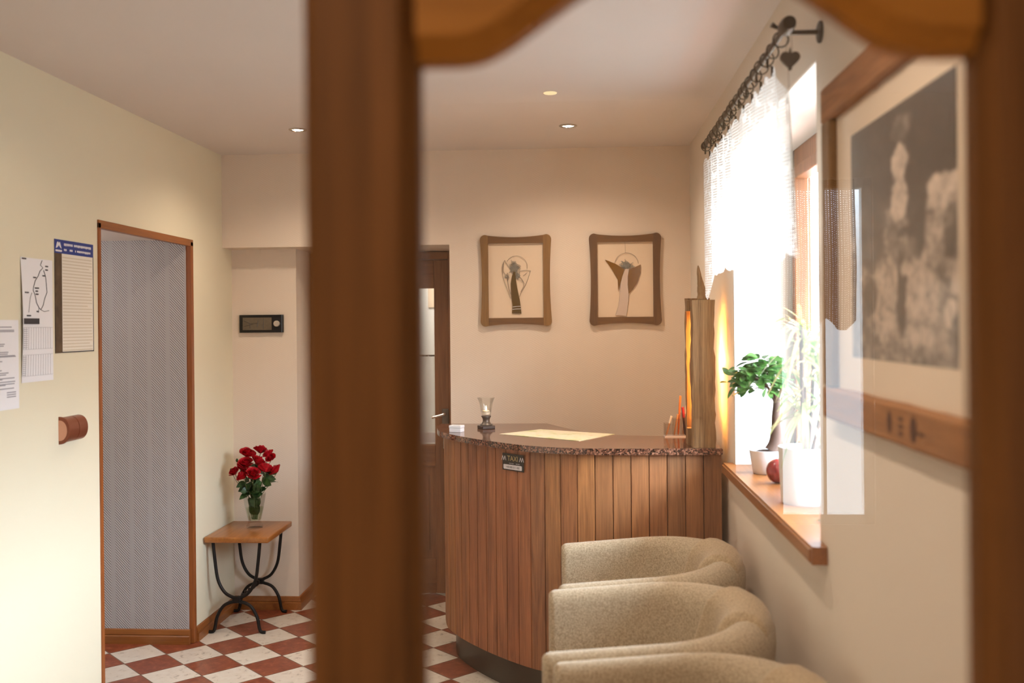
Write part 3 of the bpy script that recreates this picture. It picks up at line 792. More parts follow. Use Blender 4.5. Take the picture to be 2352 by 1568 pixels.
bm = BM(); tube(bm, [(.515,4.197,CT+.10),(.515,4.197,1.62)], .010, 12); finish('light_tube', bm, M['tubeglow'], c, True)
bm = BM(); tube(bm, [(.567,4.275,1.22),(.567,4.275,1.60)], .008, 12); finish('light_tube', bm, M['tubeglow'], c, True)
bm = BM(); dr = spline([(.512,4.13,1.692),(.513,4.13,1.72),(.508,4.13,1.76),(.502,4.13,1.80),(.499,4.13,1.832)], 5)
rr = random.Random(4); tube(bm, dr, [(.021-.0185*(i/(len(dr)-1))**1.3)*rr.uniform(.9,1.1) for i in range(len(dr))], 9)
tag(finish('driftwood', bm, M['oldwood'], smooth=True, angle=50), 'pointed piece of grey driftwood standing on top of the timber lamp', 'driftwood')

# ------------------------------------------------------------------ tub armchairs
def make_chair(label, loc):
    L = Vector(loc)
    t = thing('tub_armchair', label, 'armchair', loc, 'oatmeal tub armchairs along the window wall')
    a, LX, rx, ry, hw0 = .292, .30, .262, .292, .036
    def path(s):          # s: -1..1 ; ridge of the wall of the tub, local x back, y across
        PL = LX; AL = PI/2*(rx+ry)/2; tot = PL+AL; d = abs(s)*tot; sg = 1 if s > 0 else -1
        if d > AL: return Vector((LX-(d-AL), sg*a, 0)), Vector((0, sg, 0)), LX-(d-AL)
        ph = d/AL*PI/2
        return Vector((LX+rx*math.cos(ph), sg*ry*math.sin(ph), 0)), Vector((math.cos(ph)/rx, sg*math.sin(ph)/ry, 0)).normalized(), LX+rx*math.cos(ph)
    def ztop(x): return .749+.086*min(max(x,0),.60)
    def section(s, hw, zt, zb, inner_z, lean):
        p, nrm, x = path(s); out = []
        pr = [(hw*.45-.02, zb), (hw*.75-.01, zb+.12), (hw*.95, zb+.32), (hw, zt-hw*1.3)]
        for k in range(1, 8):
            an = PI*k/8; pr.append((hw*math.cos(an), zt-hw*1.15+hw*1.15*math.sin(an)))
        pr += [(-hw, zt-hw*1.3), (-hw*1.0-.004, inner_z+.1), (-hw*1.0-.01, inner_z)]
        return [L+p+nrm*(o+lean*max(0,(z-.4))/.4)+Vector((0,0,z)) for o, z in pr]
    def sweep(ss, fn):
        b = BM(); rows = [[b.verts.new(q) for q in fn(s)] for s in ss]
        for A, B in zip(rows, rows[1:]):
            for q in range(len(A)-1): b.faces.new([A[q], A[q+1], B[q+1], B[q]])
            b.faces.new([A[-1], A[0], B[0], B[-1]])
        b.faces.new(rows[0]); b.faces.new(rows[-1][::-1]); return b
    tot = LX+PI/2*(rx+ry)/2
    def shell(s):
        dt = (1-abs(s))*tot; r = .022
        k = 1.0 if dt > r else math.sqrt(max(.02, 1-((r-dt)/r)**2))
        p, nrm, x = path(s); back = max(0, min(1, (x-LX+.02)/.22)); back = back*back*(3-2*back)
        hw = hw0+.032*back
        return section(s, hw*(.35+.65*k), ztop(x)-.014*(1-k), .07, .36, .012+.012*back)
    e = [1-j*.006 for j in range(6)]
    ss = sorted(set([round(v,4) for v in e]+[round(-v,4) for v in e]+[round(-.96+1.92*i/56,4) for i in range(57)]))
    finish('tub_shell', sweep(ss, shell), M['fab'], t, True, 60)
    S0 = .20
    def pad(s):
        dt = (S0-abs(s))*tot; r = .028
        k = 1.0 if dt > r else math.sqrt(max(.03, 1-((r-dt)/r)**2))
        p, nrm, x = path(s)
        hw = .064*(.55+.45*k); zt = ztop(x)+.017-.022*(1-k)
        pr = [(hw*.6, .48), (hw*.85,.60)]
        for q in range(0, 9):
            an = PI*q/8; pr.append((hw*math.cos(an)*1.12, zt-.062+.062*math.sin(an)*(.85+.15*k)))
        pr += [(-hw*1.15, .62), (-hw*1.25,.50), (-hw*1.2,.40), (hw*.3,.40)]
        c0 = -.012
        out = []
        for o, z in pr:
            p, nrm, x = path(s*(1+.85*max(0, min(1, (zt-z)/.26)))); out.append(L+p+nrm*(o+c0+.022*max(0,(z-.4))/.4)+Vector((0,0,z)))
        return out
    e = [S0-j*.006 for j in range(6)]
    ss = sorted(set([round(v,4) for v in e]+[round(-v,4) for v in e]+[round(-S0*.88+1.76*S0*i/30,4) for i in range(31)]))
    finish('backrest', sweep(ss, pad), M['fab2'], t, True, 60)
    b = BM(); poly = [(.01,-.245),(.30,-.245)]+[(.30+.2*math.cos(q),.245*math.sin(q)) for q in [-PI/2+PI*i/12 for i in range(1,12)]]+[(.30,.245),(.01,.245)]
    prism(b, poly, lambda u, v, d: tuple(L+Vector((u,v,d))), .29, .43)
    bmesh.ops.bevel(b, geom=b.edges[:], offset=.025, segments=3, affect='EDGES'); finish('seat_cushion', b, M['fab'], t, True, 60)
    b = BM(); poly = [(.03,-.24),(.30,-.24)]+[(.30+.2*math.cos(q),.24*math.sin(q)) for q in [-PI/2+PI*i/12 for i in range(1,12)]]+[(.30,.24),(.03,.24)]
    prism(b, poly, lambda u, v, d: tuple(L+Vector((u,v,d))), .08, .289); finish('seat_base', b, M['fab'], t, True, 40)
    for x, y in [(.06,-.22),(.06,.22),(.42,-.17),(.42,.17)]:
        b = BM(); tube(b, [L+Vector((x,y,0)), L+Vector((x,y,.085))], [.016,.022], 12); finish('leg', b, M['leg'], t, True)
    return t
make_chair('oatmeal tub armchair farthest back, closest to the reception counter', (-.068, 3.55, 0))
make_chair('oatmeal tub armchair in the middle of the row of three', (-.098, 2.875, 0))
make_chair('oatmeal tub armchair nearest the camera, cut off by the bottom edge', (-.068, 2.195, 0))

# ------------------------------------------------------------------ wrought-iron side table
t = thing('side_table', 'small side table with a plank top and black wrought iron legs', 'table', (-1.775, 5.27, 0))
bm = BM(); box(bm, -1.942, -1.602, 5.05, 5.485, .478, .508, .007, 3); finish('table_top', bm, M['tabletop'], t, True, 50)
for y in (5.085, 5.465):
    xc = -1.782; bm = BM()
    pts = [(xc-.125,y,.478),(xc-.115,y,.38),(xc-.10,y,.28),(xc-.065,y,.215),(xc-.02,y,.188),(xc,y,.184),(xc+.02,y,.188),(xc+.065,y,.215),(xc+.10,y,.28),(xc+.115,y,.38),(xc+.125,y,.478)]
    tube(bm, spline(pts, 5), .0085, 10); finish('leg_bow', bm, M['iron'], t, True)
    bm = BM()
    pts = [(xc-.150,y,.008),(xc-.128,y,.010),(xc-.118,y,.03),(xc-.105,y,.09),(xc-.07,y,.145),(xc-.02,y,.166),(xc,y,.168),(xc+.02,y,.166),(xc+.07,y,.145),(xc+.105,y,.09),(xc+.118,y,.03),(xc+.128,y,.010),(xc+.150,y,.008)]
    tube(bm, spline(pts, 5), .0085, 10); finish('leg_arch', bm, M['iron'], t, True)
    bm = BM(); box(bm, xc-.022, xc+.022, y-.012, y+.012, .160, .192, .004); finish('clamp', bm, M['iron'], t)
bm = BM()
for s in (-1, 1):
    tube(bm, [(-1.782+s*.007*math.cos(i*.55), 5.085+.38*i/40, .176+s*.007*math.sin(i*.55)) for i in range(41)], .006, 8)
finish('twisted_stretcher', bm, M['iron'], t, True)

# vase and roses
VX, VY, VZ = -1.755, 5.30, .508
v = thing('glass_vase', 'clear glass vase of flared shape standing on the side table', 'vase', (VX, VY, VZ))
bm = BM(); lathe(bm, [(0,VZ),(.043,VZ),(.046,VZ+.004),(.046,VZ+.020),(.036,VZ+.030),(.036,VZ+.04),(.044,VZ+.075),(.054,VZ+.12),(.062,VZ+.165),(.064,VZ+.185),(.0615,VZ+.185),(.058,VZ+.165),(.050,VZ+.12),(.040,VZ+.075),(.032,VZ+.042),(0,VZ+.036)], VX, VY, 10); finish('glass_body', bm, M['clear'], v, True, 20)
bm = BM(); lathe(bm, [(0,VZ+.037),(.031,VZ+.043),(.039,VZ+.075),(.047,VZ+.11),(0,VZ+.11)], VX, VY, 20); finish('water', bm, M['water'], v, True)
def petal(b, ang, r, w, h, open_, base, mi=0):
    ca, sa = math.cos(ang), math.sin(ang)
    def fn(u, vv):
        th = (u-.5)*w; rr = r*(.25+.75*math.sin(vv*PI*.5))+open_*vv*vv*r; z = h*vv*(1-.18*(2*u-1)**2)-open_*.25*h*vv**3
        x = rr*math.cos(ang+th); y = rr*math.sin(ang+th)
        return (base[0]+x, base[1]+y, base[2]+z)
    grid(b, fn, 5, 5, mi=mi)
def rose_head():
    b = BM(); r = random.Random(11)
    for n_, rad, w_, h, op in [(3,.007,2.6,.040,.02),(4,.012,2.1,.040,.10),(5,.017,1.8,.038,.2),(6,.022,1.6,.034,.3),(6,.027,1.5,.028,.45)]:
        for i in range(n_): petal(b, 2*PI*i/n_+r.uniform(0,1), rad*r.uniform(.92,1.08), w_, h*r.uniform(.9,1.08), op, (0,0,-.006))
    me = bpy.data.meshes.new('bloom'); b.to_mesh(me); b.free(); me.materials.append(M['rosepetal'])
    for p in me.polygons: p.use_smooth = True
    return me
bloom_me = rose_head()
def leaf(b, base, d, up, ln, wd, fold=.25, droop=.3, mi=0):
    base = Vector(base); d = Vector(d).normalized(); s = d.cross(Vector(up))
    s = s.normalized() if s.length > 1e-4 else d.orthogonal().normalized(); n = s.cross(d).normalized()
    prev = None
    N = 6
    for i in range(N+1):
        tt_ = i/N; ww = wd*.5*math.sin(PI*min(1, tt_*.94+.03))**.8; p = base+d*ln*tt_-Vector((0,0,1))*droop*ln*tt_*tt_
        if i in (0, N): ww = wd*.03
        row = [b.verts.new(p-s*ww+n*ww*fold), b.verts.new(p), b.verts.new(p+s*ww+n*ww*fold)]
        if prev:
            for q in range(2):
                f = b.faces.new([prev[q], prev[q+1], row[q+1], row[q]]); f.material_index = mi
        prev = row
# (dx, dz above vase rim, dy, which) read off the bouquet: left to right
heads = [(-.105,.130,.0,.9,'leftmost red rose, low beside a dark bud'),(-.045,.225,.02,1.15,'red rose at the upper left of the bouquet'),(.022,.24,.04,1.05,'red rose at the top middle of the bouquet'),(.075,.222,.02,.95,'red rose at the upper right of the bouquet'),(.098,.208,-.01,.8,'small red rose at the upper right edge'),
 (-.035,.178,-.03,1.15,'red rose left of the bouquet centre'),(.028,.188,-.03,1.15,'red rose in the centre of the bouquet'),(.075,.150,-.04,1.1,'red rose right of the bouquet centre'),(.125,.140,.0,1.0,'rightmost red rose, facing sideways'),
 (-.035,.118,-.06,1.05,'red rose at the lower left of the bouquet'),(.018,.130,-.075,1.1,'lowest front red rose, in the middle'),(-.062,.155,-.02,.95,'red rose between the leftmost one and the centre')]
lr = random.Random(21)
for i, (dx, dz, dy, sz, lab) in enumerate(heads):
    hx, hy, hz = VX+dx, VY+dy, VZ+.185+dz-.02
    r_ = thing('rose', lab, 'rose', (VX+dx*.12, VY+dy*.12, VZ+.045), 'red roses in the glass vase')
    bo = bpy.data.objects.new('bloom', bloom_me); COL.objects.link(bo); bo.parent = r_
    bo.location = Vector((hx,hy,hz))-r_.location; bo.scale = (sz,)*3
    bo.rotation_euler = (dy*-3+.5, dx*5, i*1.3)
    bm = BM(); sp = spline([(VX+dx*.12,VY+dy*.12,VZ+.045),(VX+dx*.3,VY+dy*.3,VZ+.17),(VX+dx*.75,VY+dy*.8,hz-.06),(hx,hy,hz-.004)], 6)
    tube(bm, sp, .0017, 6); finish('stem', bm, M['stem'], r_, True)
    bm = BM()
    for q in range(5):
        tt_ = [.40,.50,.58,.64,.70][q]; p = sp[int(tt_*(len(sp)-1))]; an = lr.uniform(0, 2*PI)
        leaf(bm, p, (math.cos(an), math.sin(an)*.8, lr.uniform(-.15,.45)), (lr.uniform(-.5,.5),-1.0,.5), lr.uniform(.042,.066), lr.uniform(.030,.044), .2, .35)
    for q in range(2):
        p = sp[int([.10,.2][q]*(len(sp)-1))]
        leaf(bm, (p.x,p.y,p.z+.01), (lr.uniform(-.35,.35), lr.uniform(-.4,.2), 1), (lr.uniform(-.4,.4),-1,0), .055, .026, .15, .0)
    finish('leaves', bm, M['roseleaf'], r_, True, 0)
# the buds on the left
for q, (dx, dz, lab) in enumerate([(-.128,.142,'closed dark bud at the far left of the bouquet'),(-.095,.195,'closed dark bud at the upper left of the bouquet')]):
    r_ = thing('rosebud', lab, 'rose bud', (VX+dx*.12, VY, VZ+.045), 'closed buds in the bouquet')
    bm = BM(); sp = spline([(VX+dx*.12,VY,VZ+.045),(VX+dx*.35,VY,VZ+.17),(VX+dx*.8,VY,VZ+.165+dz-.05),(VX+dx,VY,VZ+.165+dz)], 6); tube(bm, sp, .0012, 6); finish('stem', bm, M['stem'], r_, True)
    bm = BM(); sphere(bm, (VX+dx,VY,VZ+.17+dz), (.007,.010), 10, 6); finish('bud', bm, M['roseleaf'], r_, True)

# ------------------------------------------------------------------ weather station on the recess wall
t = thing('weather_station', 'black wall weather station with a grey display and round silver knob', 'weather station', (-1.777, YN-.001, 1.565))
x0, x1, z0, z1 = -1.903, -1.652, 1.564, 1.664
bm = BM(); prism(bm, [(x0,YN-.001),(x0,YN-.016),(x0+.006,YN-.021),(x1-.010,YN-.021),(x1-.003,YN-.017),(x1,YN-.012),(x1,YN-.001)], lambda u, v, d: (u, v, d), z0, z1); finish('case', bm, M['black'], t, True, 30)
bm = BM(); box(bm, x0+.021, x1-.064, YN-.0222, YN-.0212, z0+.015, z1-.015); dsp = finish('display', bm, M['lcd'], t)
bm = BM()
for a, c_ in [((.03,.035),(.085,.05)),((.03,.068),(.062,.052)),((.062,.052),(.11,.053)),((.062,.052),(.063,.025)),((.105,.03),(.108,.07)),((.14,.022),(.141,.08))]:
    tube(bm, [(x0+a[0],YN-.0225,z0+a[1]),(x0+c_[0],YN-.0225,z0+c_[1])], .0014, 6)
finish('display_marks', bm, M['lcddark'], dsp)
bm = BM(); lathe(bm, [(0,0),(.017,0),(.017,.010),(.014,.013),(0,.013)], 0, 0, 28)
bmesh.ops.rotate(bm, verts=bm.verts[:], matrix=Matrix.Rotation(PI/2,3,'X')); bmesh.ops.translate(bm, verts=bm.verts[:], vec=(x1-.034,YN-.0211,(z0+z1)/2)); finish('knob', bm, M['silver'], t, True)

# ------------------------------------------------------------------ copper-brown fitting (double switch) on the left wall
t = thing('wall_switch', 'copper-brown half-round double switch on the left wall below the notices', 'switch', (XL, 3.69, 1.17))
def half(y0, y1, z0, z1, d):
    b = BM(); zc, hz = (z0+z1)/2, (z1-z0)/2
    prof = [(XL+d*math.cos(a)**.8 if math.cos(a) > 0 else XL, zc+hz*math.sin(a)) for a in [-PI/2+PI*i/14 for i in range(15)]]
    prism(b, prof, lambda u, v, q: (u, q, v), y0, y1); return b
finish('rocker', half(3.635,3.708,1.166,1.262,.040), M['copper'], t, True, 30)
finish('rocker', half(3.711,3.775,1.166,1.262,.040), M['copper'], t, True, 30)
bm = half(3.627,3.636,1.162,1.266,.043); finish('rim', bm, M['copper'], t, True, 30)
bm = half(3.6262,3.6272,1.175,1.253,.033); finish('end_cap', bm, M['copperlight'], t, True, 30)

# ------------------------------------------------------------------ notices on the left wall
def wbox(bm, y0, y1, z0, z1, d=.0012, mi=0): return box(bm, XL+.0005, XL+d, y0, y1, z0, z1, mi=mi)
t = thing('notice_poster', 'tall notice with a blue header and a strip of photos, nearest the doorway', 'poster', (XL, 3.76, 1.506))
y0, y1, z0, z1 = 3.607, 3.905, 1.506, 1.935
bm = BM(); wbox(bm, y0, y1, z0, z1, .0015); finish('sheet', bm, M['paper2'], t)
bm = BM(); wbox(bm, y0, y1, z1-.052, z1, .0022); hd = finish('header', bm, M['blue'], t)
bm = BM(); rr = random.Random(3)
for row, (za, zb) in enumerate([(z1-.022,z1-.012),(z1-.042,z1-.033)]):
    y = y0+.068
    while y < y1-.02:
        l_ = rr.uniform(.004,.010)
        if rr.random() > .12: box(bm, XL+.0022, XL+.0027, y, y+l_, za+rr.uniform(0,.002), zb)
        y += l_+.0025
finish('header_lettering', bm, M['whiteprint'], hd)
bm = BM(); prism(bm, [(y0+.008,z1-.034),(y0+.017,z1-.012),(y0+.024,z1-.008),(y0+.030,z1-.014),(y0+.038,z1-.008),(y0+.050,z1-.034),(y0+.040,z1-.030),(y0+.030,z1-.022),(y0+.020,z1-.030)], lambda u, v, d: (XL+d, u, v), .0022, .0028)
box(bm, XL+.0022, XL+.0028, y0+.006, y0+.052, z1-.046, z1-.039); finish('mountain_logo', bm, M['whiteprint'], hd)
bm = BM(); wbox(bm, y0, y0+.052, z0, z1-.052, .002); finish('photo_strip', bm, M['photos'], t)
bm = BM()
for i in range(30):
    z = z1-.066-i*.0122
    box(bm, XL+.0015, XL+.0019, y0+.058, y1-.012-rr.uniform(0,.05)*(i%4==3), z-.0022, z+.0022)
finish('printed_lines', bm, M['ink2'], t)
bm = BM()
box(bm, XL+.0014, XL+.0021, y1-.004, y1, z0, z1-.052); box(bm, XL+.0014, XL+.0021, y0+.05, y1, z0, z0+.004); finish('border', bm, M['inkdark'], t)
t = thing('map_leaflet', 'white sheet with a line map over two timetables, middle of the notices', 'poster', (XL, 3.48, 1.42))
y0, y1, z0, z1 = 3.378, 3.592, 1.408, 1.852
bm = BM(); grid(bm, lambda u, v: (XL+.0012+.008*(1-u)*math.sin(v*PI), y0+(y1-y0)*u, z0+(z1-z0)*v), 8, 12); finish('sheet', bm, M['paper'], t, True, 0)
def sheetx(y, z): u = (y-y0)/(y1-y0); v_ = (z-z0)/(z1-z0); return XL+.0016+.008*(1-u)*math.sin(v_*PI)
bm = BM()
def line(pts, r): tube(bm, [(sheetx(y0+a*(y1-y0), z0+b_*(z1-z0)), y0+a*(y1-y0), z0+b_*(z1-z0)) for a, b_ in pts], r, 5)
line([(.66,.99),(.60,.95),(.68,.93),(.58,.90),(.52,.86),(.42,.82),(.36,.77),(.34,.74),(.40,.70),(.44,.64),(.52,.60),(.58,.585),(.66,.62),(.72,.68),(.80,.73),(.78,.80),(.76,.86),(.70,.91)], .0014)
line([(.30,.72),(.24,.68),(.20,.60),(.18,.56)], .0009); line([(.58,.585),(.70,.57),(.86,.58)], .0009); line([(.52,.60),(.5,.56)], .0009)
for a, b_, w_ in [(.04,.99,.12),(.76,.945,.08),(.76,.915,.07),(.36,.845,.08),(.66,.865,.08),(.40,.76,.12),(.42,.735,.07),(.08,.72,.11),(.42,.71,.08),(.12,.535,.12),(.44,.57,.06)]:
    line([(a,b_),(a+w_,b_)], .0026)
finish('map_drawing', bm, M['inkdark'], t)
bm = BM()
for i in range(12): line([(.02+.08*i,.44),(.02+.08*i,.265)], .0007); line([(.02+.08*i,.22),(.02+.08*i,.05)], .0007)
for b_ in (.44,.265,.22,.05): line([(.02,b_),(.98,b_)], .0007)
for i in range(10): line([(.03,.425-.016*i),(.14,.425-.016*i)], .0014); line([(.03,.205-.016*i),(.12,.205-.016*i)], .0014)
finish('timetable', bm, M['inklight'], t)
bm = BM(); prism(bm, [(y0+.005,z0+.2075),(y0+.105,z0+.2075),(y0+.105,z0+.228),(y0+.005,z0+.228)], lambda u, v, d: (XL+d, u, v), .004, .0105); finish('black_label', bm, M['inkdark'], t)
t = thing('wall_poster', 'white sheet of typed text at the left edge of the photo', 'poster', (XL, 3.26, 1.32))
y0, y1, z0, z1 = 3.15, 3.362, 1.322, 1.630
bm = BM(); wbox(bm, y0, y1, z0, z1, .0015); finish('sheet', bm, M['paper'], t)
bm = BM()
for z, e in [(.98,.3),(.92,.82),(.905,.35),(.87,.9),(.885,.9),(.79,.4),(.765,.38),(.73,.58),(.71,.55),(.64,.7),(.62,.68),(.60,.92),(.59,.95),(.54,.5),(.52,.4),(.50,.35),(.44,.48),(.41,.7),(.39,.62),(.35,.9),(.34,.5),(.31,.92),(.285,.9),(.275,.6),(.235,.88)]:
    box(bm, XL+.0015, XL+.0019, y0+.02, y0+.02+(y1-y0-.03)*e, z0+(z1-z0)*z-.0018, z0+(z1-z0)*z+.0018)
for z in (.19,.165,.14): box(bm, XL+.0015, XL+.0019, y1-.075, y1-.02, z0+(z1-z0)*z-.002, z0+(z1-z0)*z+.002)
finish('typed_lines', bm, M['ink'], t)

# ------------------------------------------------------------------ two framed glass angels on the back wall
PX = .00045
def framed(label, xc, zc, mats, W=.39, Hh=.495, rail=.046, tilt=0):
    y = YB-.001
    t = thing('framed_picture', label, 'picture', (xc, y, zc-Hh/2))
    pin = .011
    def outv(s): return pin*(1-(2*s-1)**2)
    for sgn, mm in ((-1, mats[0]), (1, mats[1])):
        N = 48; poly = []; r = .030
        for i in range(N+1):
            s = .5-.5*math.cos(PI*i/N); zz = zc-Hh/2+Hh*s; e = min(s, 1-s)*Hh
            cut = r-math.sqrt(max(0, r*r-(r-min(e,r))**2)) if e < r else 0
            poly.append((xc+sgn*(W/2-outv(s)-cut), zz))
        poly += [(xc+sgn*(W/2-rail), zc+Hh/2-.004), (xc+sgn*(W/2-rail), zc-Hh/2+.004)]
        b = BM(); prism(b, poly, lambda u, v, d: (u, y-d, v), 0, .022); finish('frame_side', b, M[mm], t, True, 30)
    for sgn, mm in ((-1, mats[2]), (1, mats[3])):
        N = 12; poly = []
        for i in range(N+1):
            s = i/N; poly.append((xc-W/2+rail+(W-2*rail)*s, zc+sgn*(Hh/2-.004-outv(s)*.9)))
        poly += [(xc+W/2-rail, zc+sgn*(Hh/2-rail)), (xc-W/2+rail, zc+sgn*(Hh/2-rail))]
        b = BM(); prism(b, poly, lambda u, v, d: (u, y-d, v), 0, .0205); finish('frame_rail', b, M[mm], t, True, 30)
    b = BM(); box(b, xc-W/2+rail-.004, xc+W/2-rail+.004, y-.006, y-.001, zc-Hh/2+rail-.004, zc+Hh/2-rail+.004); finish('backing', b, M['mat'], t)
    return t, y
def shape(t, y, pts, c, xc, zc, name, mat, d0=.007, d1=.012):
    b = BM(); prism(b, [(xc+(u-c[0])*PX, zc-(v-c[1])*PX) for u, v in pts], lambda u, v, d: (u, y-d, v), d0, d1); return finish(name, b, M[mat], t)
def wires(t, y, lines, c, xc, zc, name, mat, r=.0012):
    b = BM()
    for ln in lines: tube(b, spline([(xc+(u-c[0])*PX, y-.011, zc-(v-c[1])*PX) for u, v in ln], 5), r, 6)
    return finish(name, b, M[mat], t, True)
def arc(cx_, cy_, r, a0, a1, n=16): return [(cx_+r*math.cos(math.radians(a0+(a1-a0)*i/n)), cy_-r*math.sin(math.radians(a0+(a1-a0)*i/n))) for i in range(n+1)]
def scribble(cx_, cy_, r, n, seed):
    q = random.Random(seed); return [[(cx_+q.gauss(0,r*.5), cy_+q.gauss(0,r*.5)) for _ in range(6)] for _ in range(n)]
c0 = (502,655); xc, zc = -.3265, 1.8335
t, y = framed('left framed picture of a dark-robed wire angel', xc, zc, ('barnz','barnz','barnx','barnx'))
wires(t, y, [[(370,410),(342,480),(345,590),(385,720),(440,870)], [(370,410),(420,490),(480,520)], [(680,540),(610,535),(550,545)], [(680,540),(630,680),(560,810),(545,850)], [(360,430),(352,540),(400,600)], [(400,560),(410,700),(440,820)], [(590,600),(640,560)], [(560,620),(600,700),(560,790)]], c0, xc, zc, 'wire_wings', 'wire')
wires(t, y, [arc(510,490,130,-10,150)], c0, xc, zc, 'halo', 'wire', .001)
wires(t, y, scribble(485,500,62,16,5)+scribble(520,600,50,6,6)+scribble(400,600,40,3,8), c0, xc, zc, 'wire_hair', 'wirehair', .0009)
shape(t, y, [(475,550),(495,548),(502,650),(520,760),(545,880),(556,960),(565,1052),(452,1048),(460,960),(445,820),(440,690),(455,600)], c0, xc, zc, 'robe', 'olive')
wires(t, y, [[(462,972),(510,966),(555,964)], [(458,1000),(510,996),(560,994)]], c0, xc, zc, 'robe_stripe', 'whiteprint', .0018)
c0 = (1808,640); xc, zc = .261, 1.8325
t, y = framed('right framed picture of an angel with amber glass wings', xc, zc, ('barndz','barndz','barnx','barnx'))
shape(t, y, [(1570,402),(1690,450),(1800,520),(1775,600),(1750,680),(1725,775),(1718,640),(1650,520)], c0, xc, zc, 'wing', 'amber')
shape(t, y, [(1855,522),(1920,497),(1992,465),(1990,560),(1950,680),(1900,760),(1848,812),(1838,700),(1842,600)], c0, xc, zc, 'wing', 'amber')
dress = [(1815,512),(1852,520),(1838,620),(1835,700),(1845,800),(1842,900),(1830,990),(1815,1072),(1690,1065),(1712,1000),(1732,930),(1745,800),(1752,700),(1775,600)]
shape(t, y, dress, c0, xc, zc, 'robe', 'paleglass', .0075, .0125)
wires(t, y, [dress[8:]+[dress[0]], dress[1:8], [(1735,955),(1780,948),(1835,958)], [(1728,985),(1780,982),(1832,985)], [(1718,1015),(1770,1010),(1825,1012)]], c0, xc, zc, 'lead_line', 'wire', .0011)
wires(t, y, [arc(1825,465,140,5,170)], c0, xc, zc, 'halo', 'wire', .001)
wires(t, y, [[(1810,205),(1811,260),(1812,325)]], c0, xc, zc, 'thread', 'wire', .0006)
wires(t, y, scribble(1828,470,62,20,9), c0, xc, zc, 'wire_hair', 'wirehair', .0010)

# ------------------------------------------------------------------ large old photograph on the right wall
t = thing('framed_photograph', 'large black-and-white photograph of a man in a rough wooden frame', 'picture', (XR, 1.9, 1.37))
fy0, fy1, fz0, fz1 = 1.415, 2.405, 1.372, 2.150
def rail(y0, y1, z0, z1, seed, mat):
    b = BM(); q = random.Random(seed); N = 16; rows = []
    horiz = (y1-y0) > (z1-z0)
    for i in range(N+1):
        f = i/N; j = q.uniform(-.0012,.0012); j2 = q.uniform(-.0012,.0012)
        if horiz: pts = [(XR-.001,y0+(y1-y0)*f,z0+j),(XR-.024,y0+(y1-y0)*f,z0+j),(XR-.028,y0+(y1-y0)*f,z0+.006+j),(XR-.028,y0+(y1-y0)*f,z1-.008+j2),(XR-.022,y0+(y1-y0)*f,z1+j2),(XR-.001,y0+(y1-y0)*f,z1+j2)]
        else: pts = [(XR-.001,y0+j,z0+(z1-z0)*f),(XR-.024,y0+j,z0+(z1-z0)*f),(XR-.028,y0+.006+j,z0+(z1-z0)*f),(XR-.028,y1-.006+j2,z0+(z1-z0)*f),(XR-.022,y1+j2,z0+(z1-z0)*f),(XR-.001,y1+j2,z0+(z1-z0)*f)]
        rows.append([b.verts.new(p) for p in pts])
    for A, B in zip(rows, rows[1:]):
        for k_ in range(5): b.faces.new([A[k_], B[k_], B[k_+1], A[k_+1]])
        b.faces.new([A[5], B[5], B[0], A[0]])
    b.faces.new(rows[0]); b.faces.new(rows[-1][::-1]); return finish('frame_board', b, M[mat], t, True, 30)
rail(fy0, fy1, fz1-.085, fz1, 1, 'barny'); lowb = rail(fy0, fy1, fz0, fz0+.075, 2, 'barny')
rail(fy1-.075, fy1, fz0+.078, fz1-.088, 3, 'barnz'); rail(fy0, fy0+.075, fz0+.078, fz1-.088, 4, 'barnz')
bm = BM(); box(bm, XR-.010, XR-.002, fy0+.07, fy1-.07, fz0+.07, fz1-.08); finish('mount', bm, M['matpaper'], t)
bm = BM(); lay = bm.loops.layers.uv.verify()
f = quad(bm, [(XR-.0108,2.212,1.521),(XR-.0108,1.607,1.521),(XR-.0108,1.607,2.001),(XR-.0108,2.212,2.001)])
for lp, uv in zip(f.loops, [(0,0),(1,0),(1,1),(0,1)]): lp[lay].uv = uv
finish('photo_print', bm, M['portrait'], t)
def oval(yc, zc_, hy, hz):
    bm = BM(); prism(bm, [(yc+hy*math.cos(a*PI/10), zc_+hz*math.sin(a*PI/10)) for a in range(20)], lambda u, v, d: (XR-d, u, v), .0275, .0288); finish('burnt_mark', bm, M['burn'], lowb)
oval(1.905,1.410,.013,.021); oval(1.772,1.409,.017,.023)
for zz in (1.395,1.408,1.421): oval(1.840,zz,.012,.004)
oval(1.735,1.405,.022,.003)

# ------------------------------------------------------------------ curtain rod, lace valance, heart
RX, RZ = .517, 2.318
t = thing('curtain_rod', 'bronze curtain rod on a wall bracket above the window', 'curtain rod', (XR, 3.25, RZ))
bm = BM(); tube(bm, [(RX,2.50,RZ),(RX,4.03,RZ-.012)], .0085, 12); finish('rod', bm, M['bronze'], t, True)
bm = BM()
prof = [(0,2.425),(.016,2.43),(.019,2.445),(.019,2.485),(.015,2.498),(.0085,2.503)]
lathe(bm, [(r, -yy) for r, yy in prof], 0, 0, 20); bmesh.ops.rotate(bm, verts=bm.verts[:], matrix=Matrix.Rotation(PI/2,3,'X')); bmesh.ops.translate(bm, verts=bm.verts[:], vec=(RX,0,RZ)); finish('finial', bm, M['bronze'], t, True)
bm = BM(); sphere(bm, (RX,4.035,RZ-.012), .013, 14, 8); finish('finial', bm, M['bronze'], t, True)
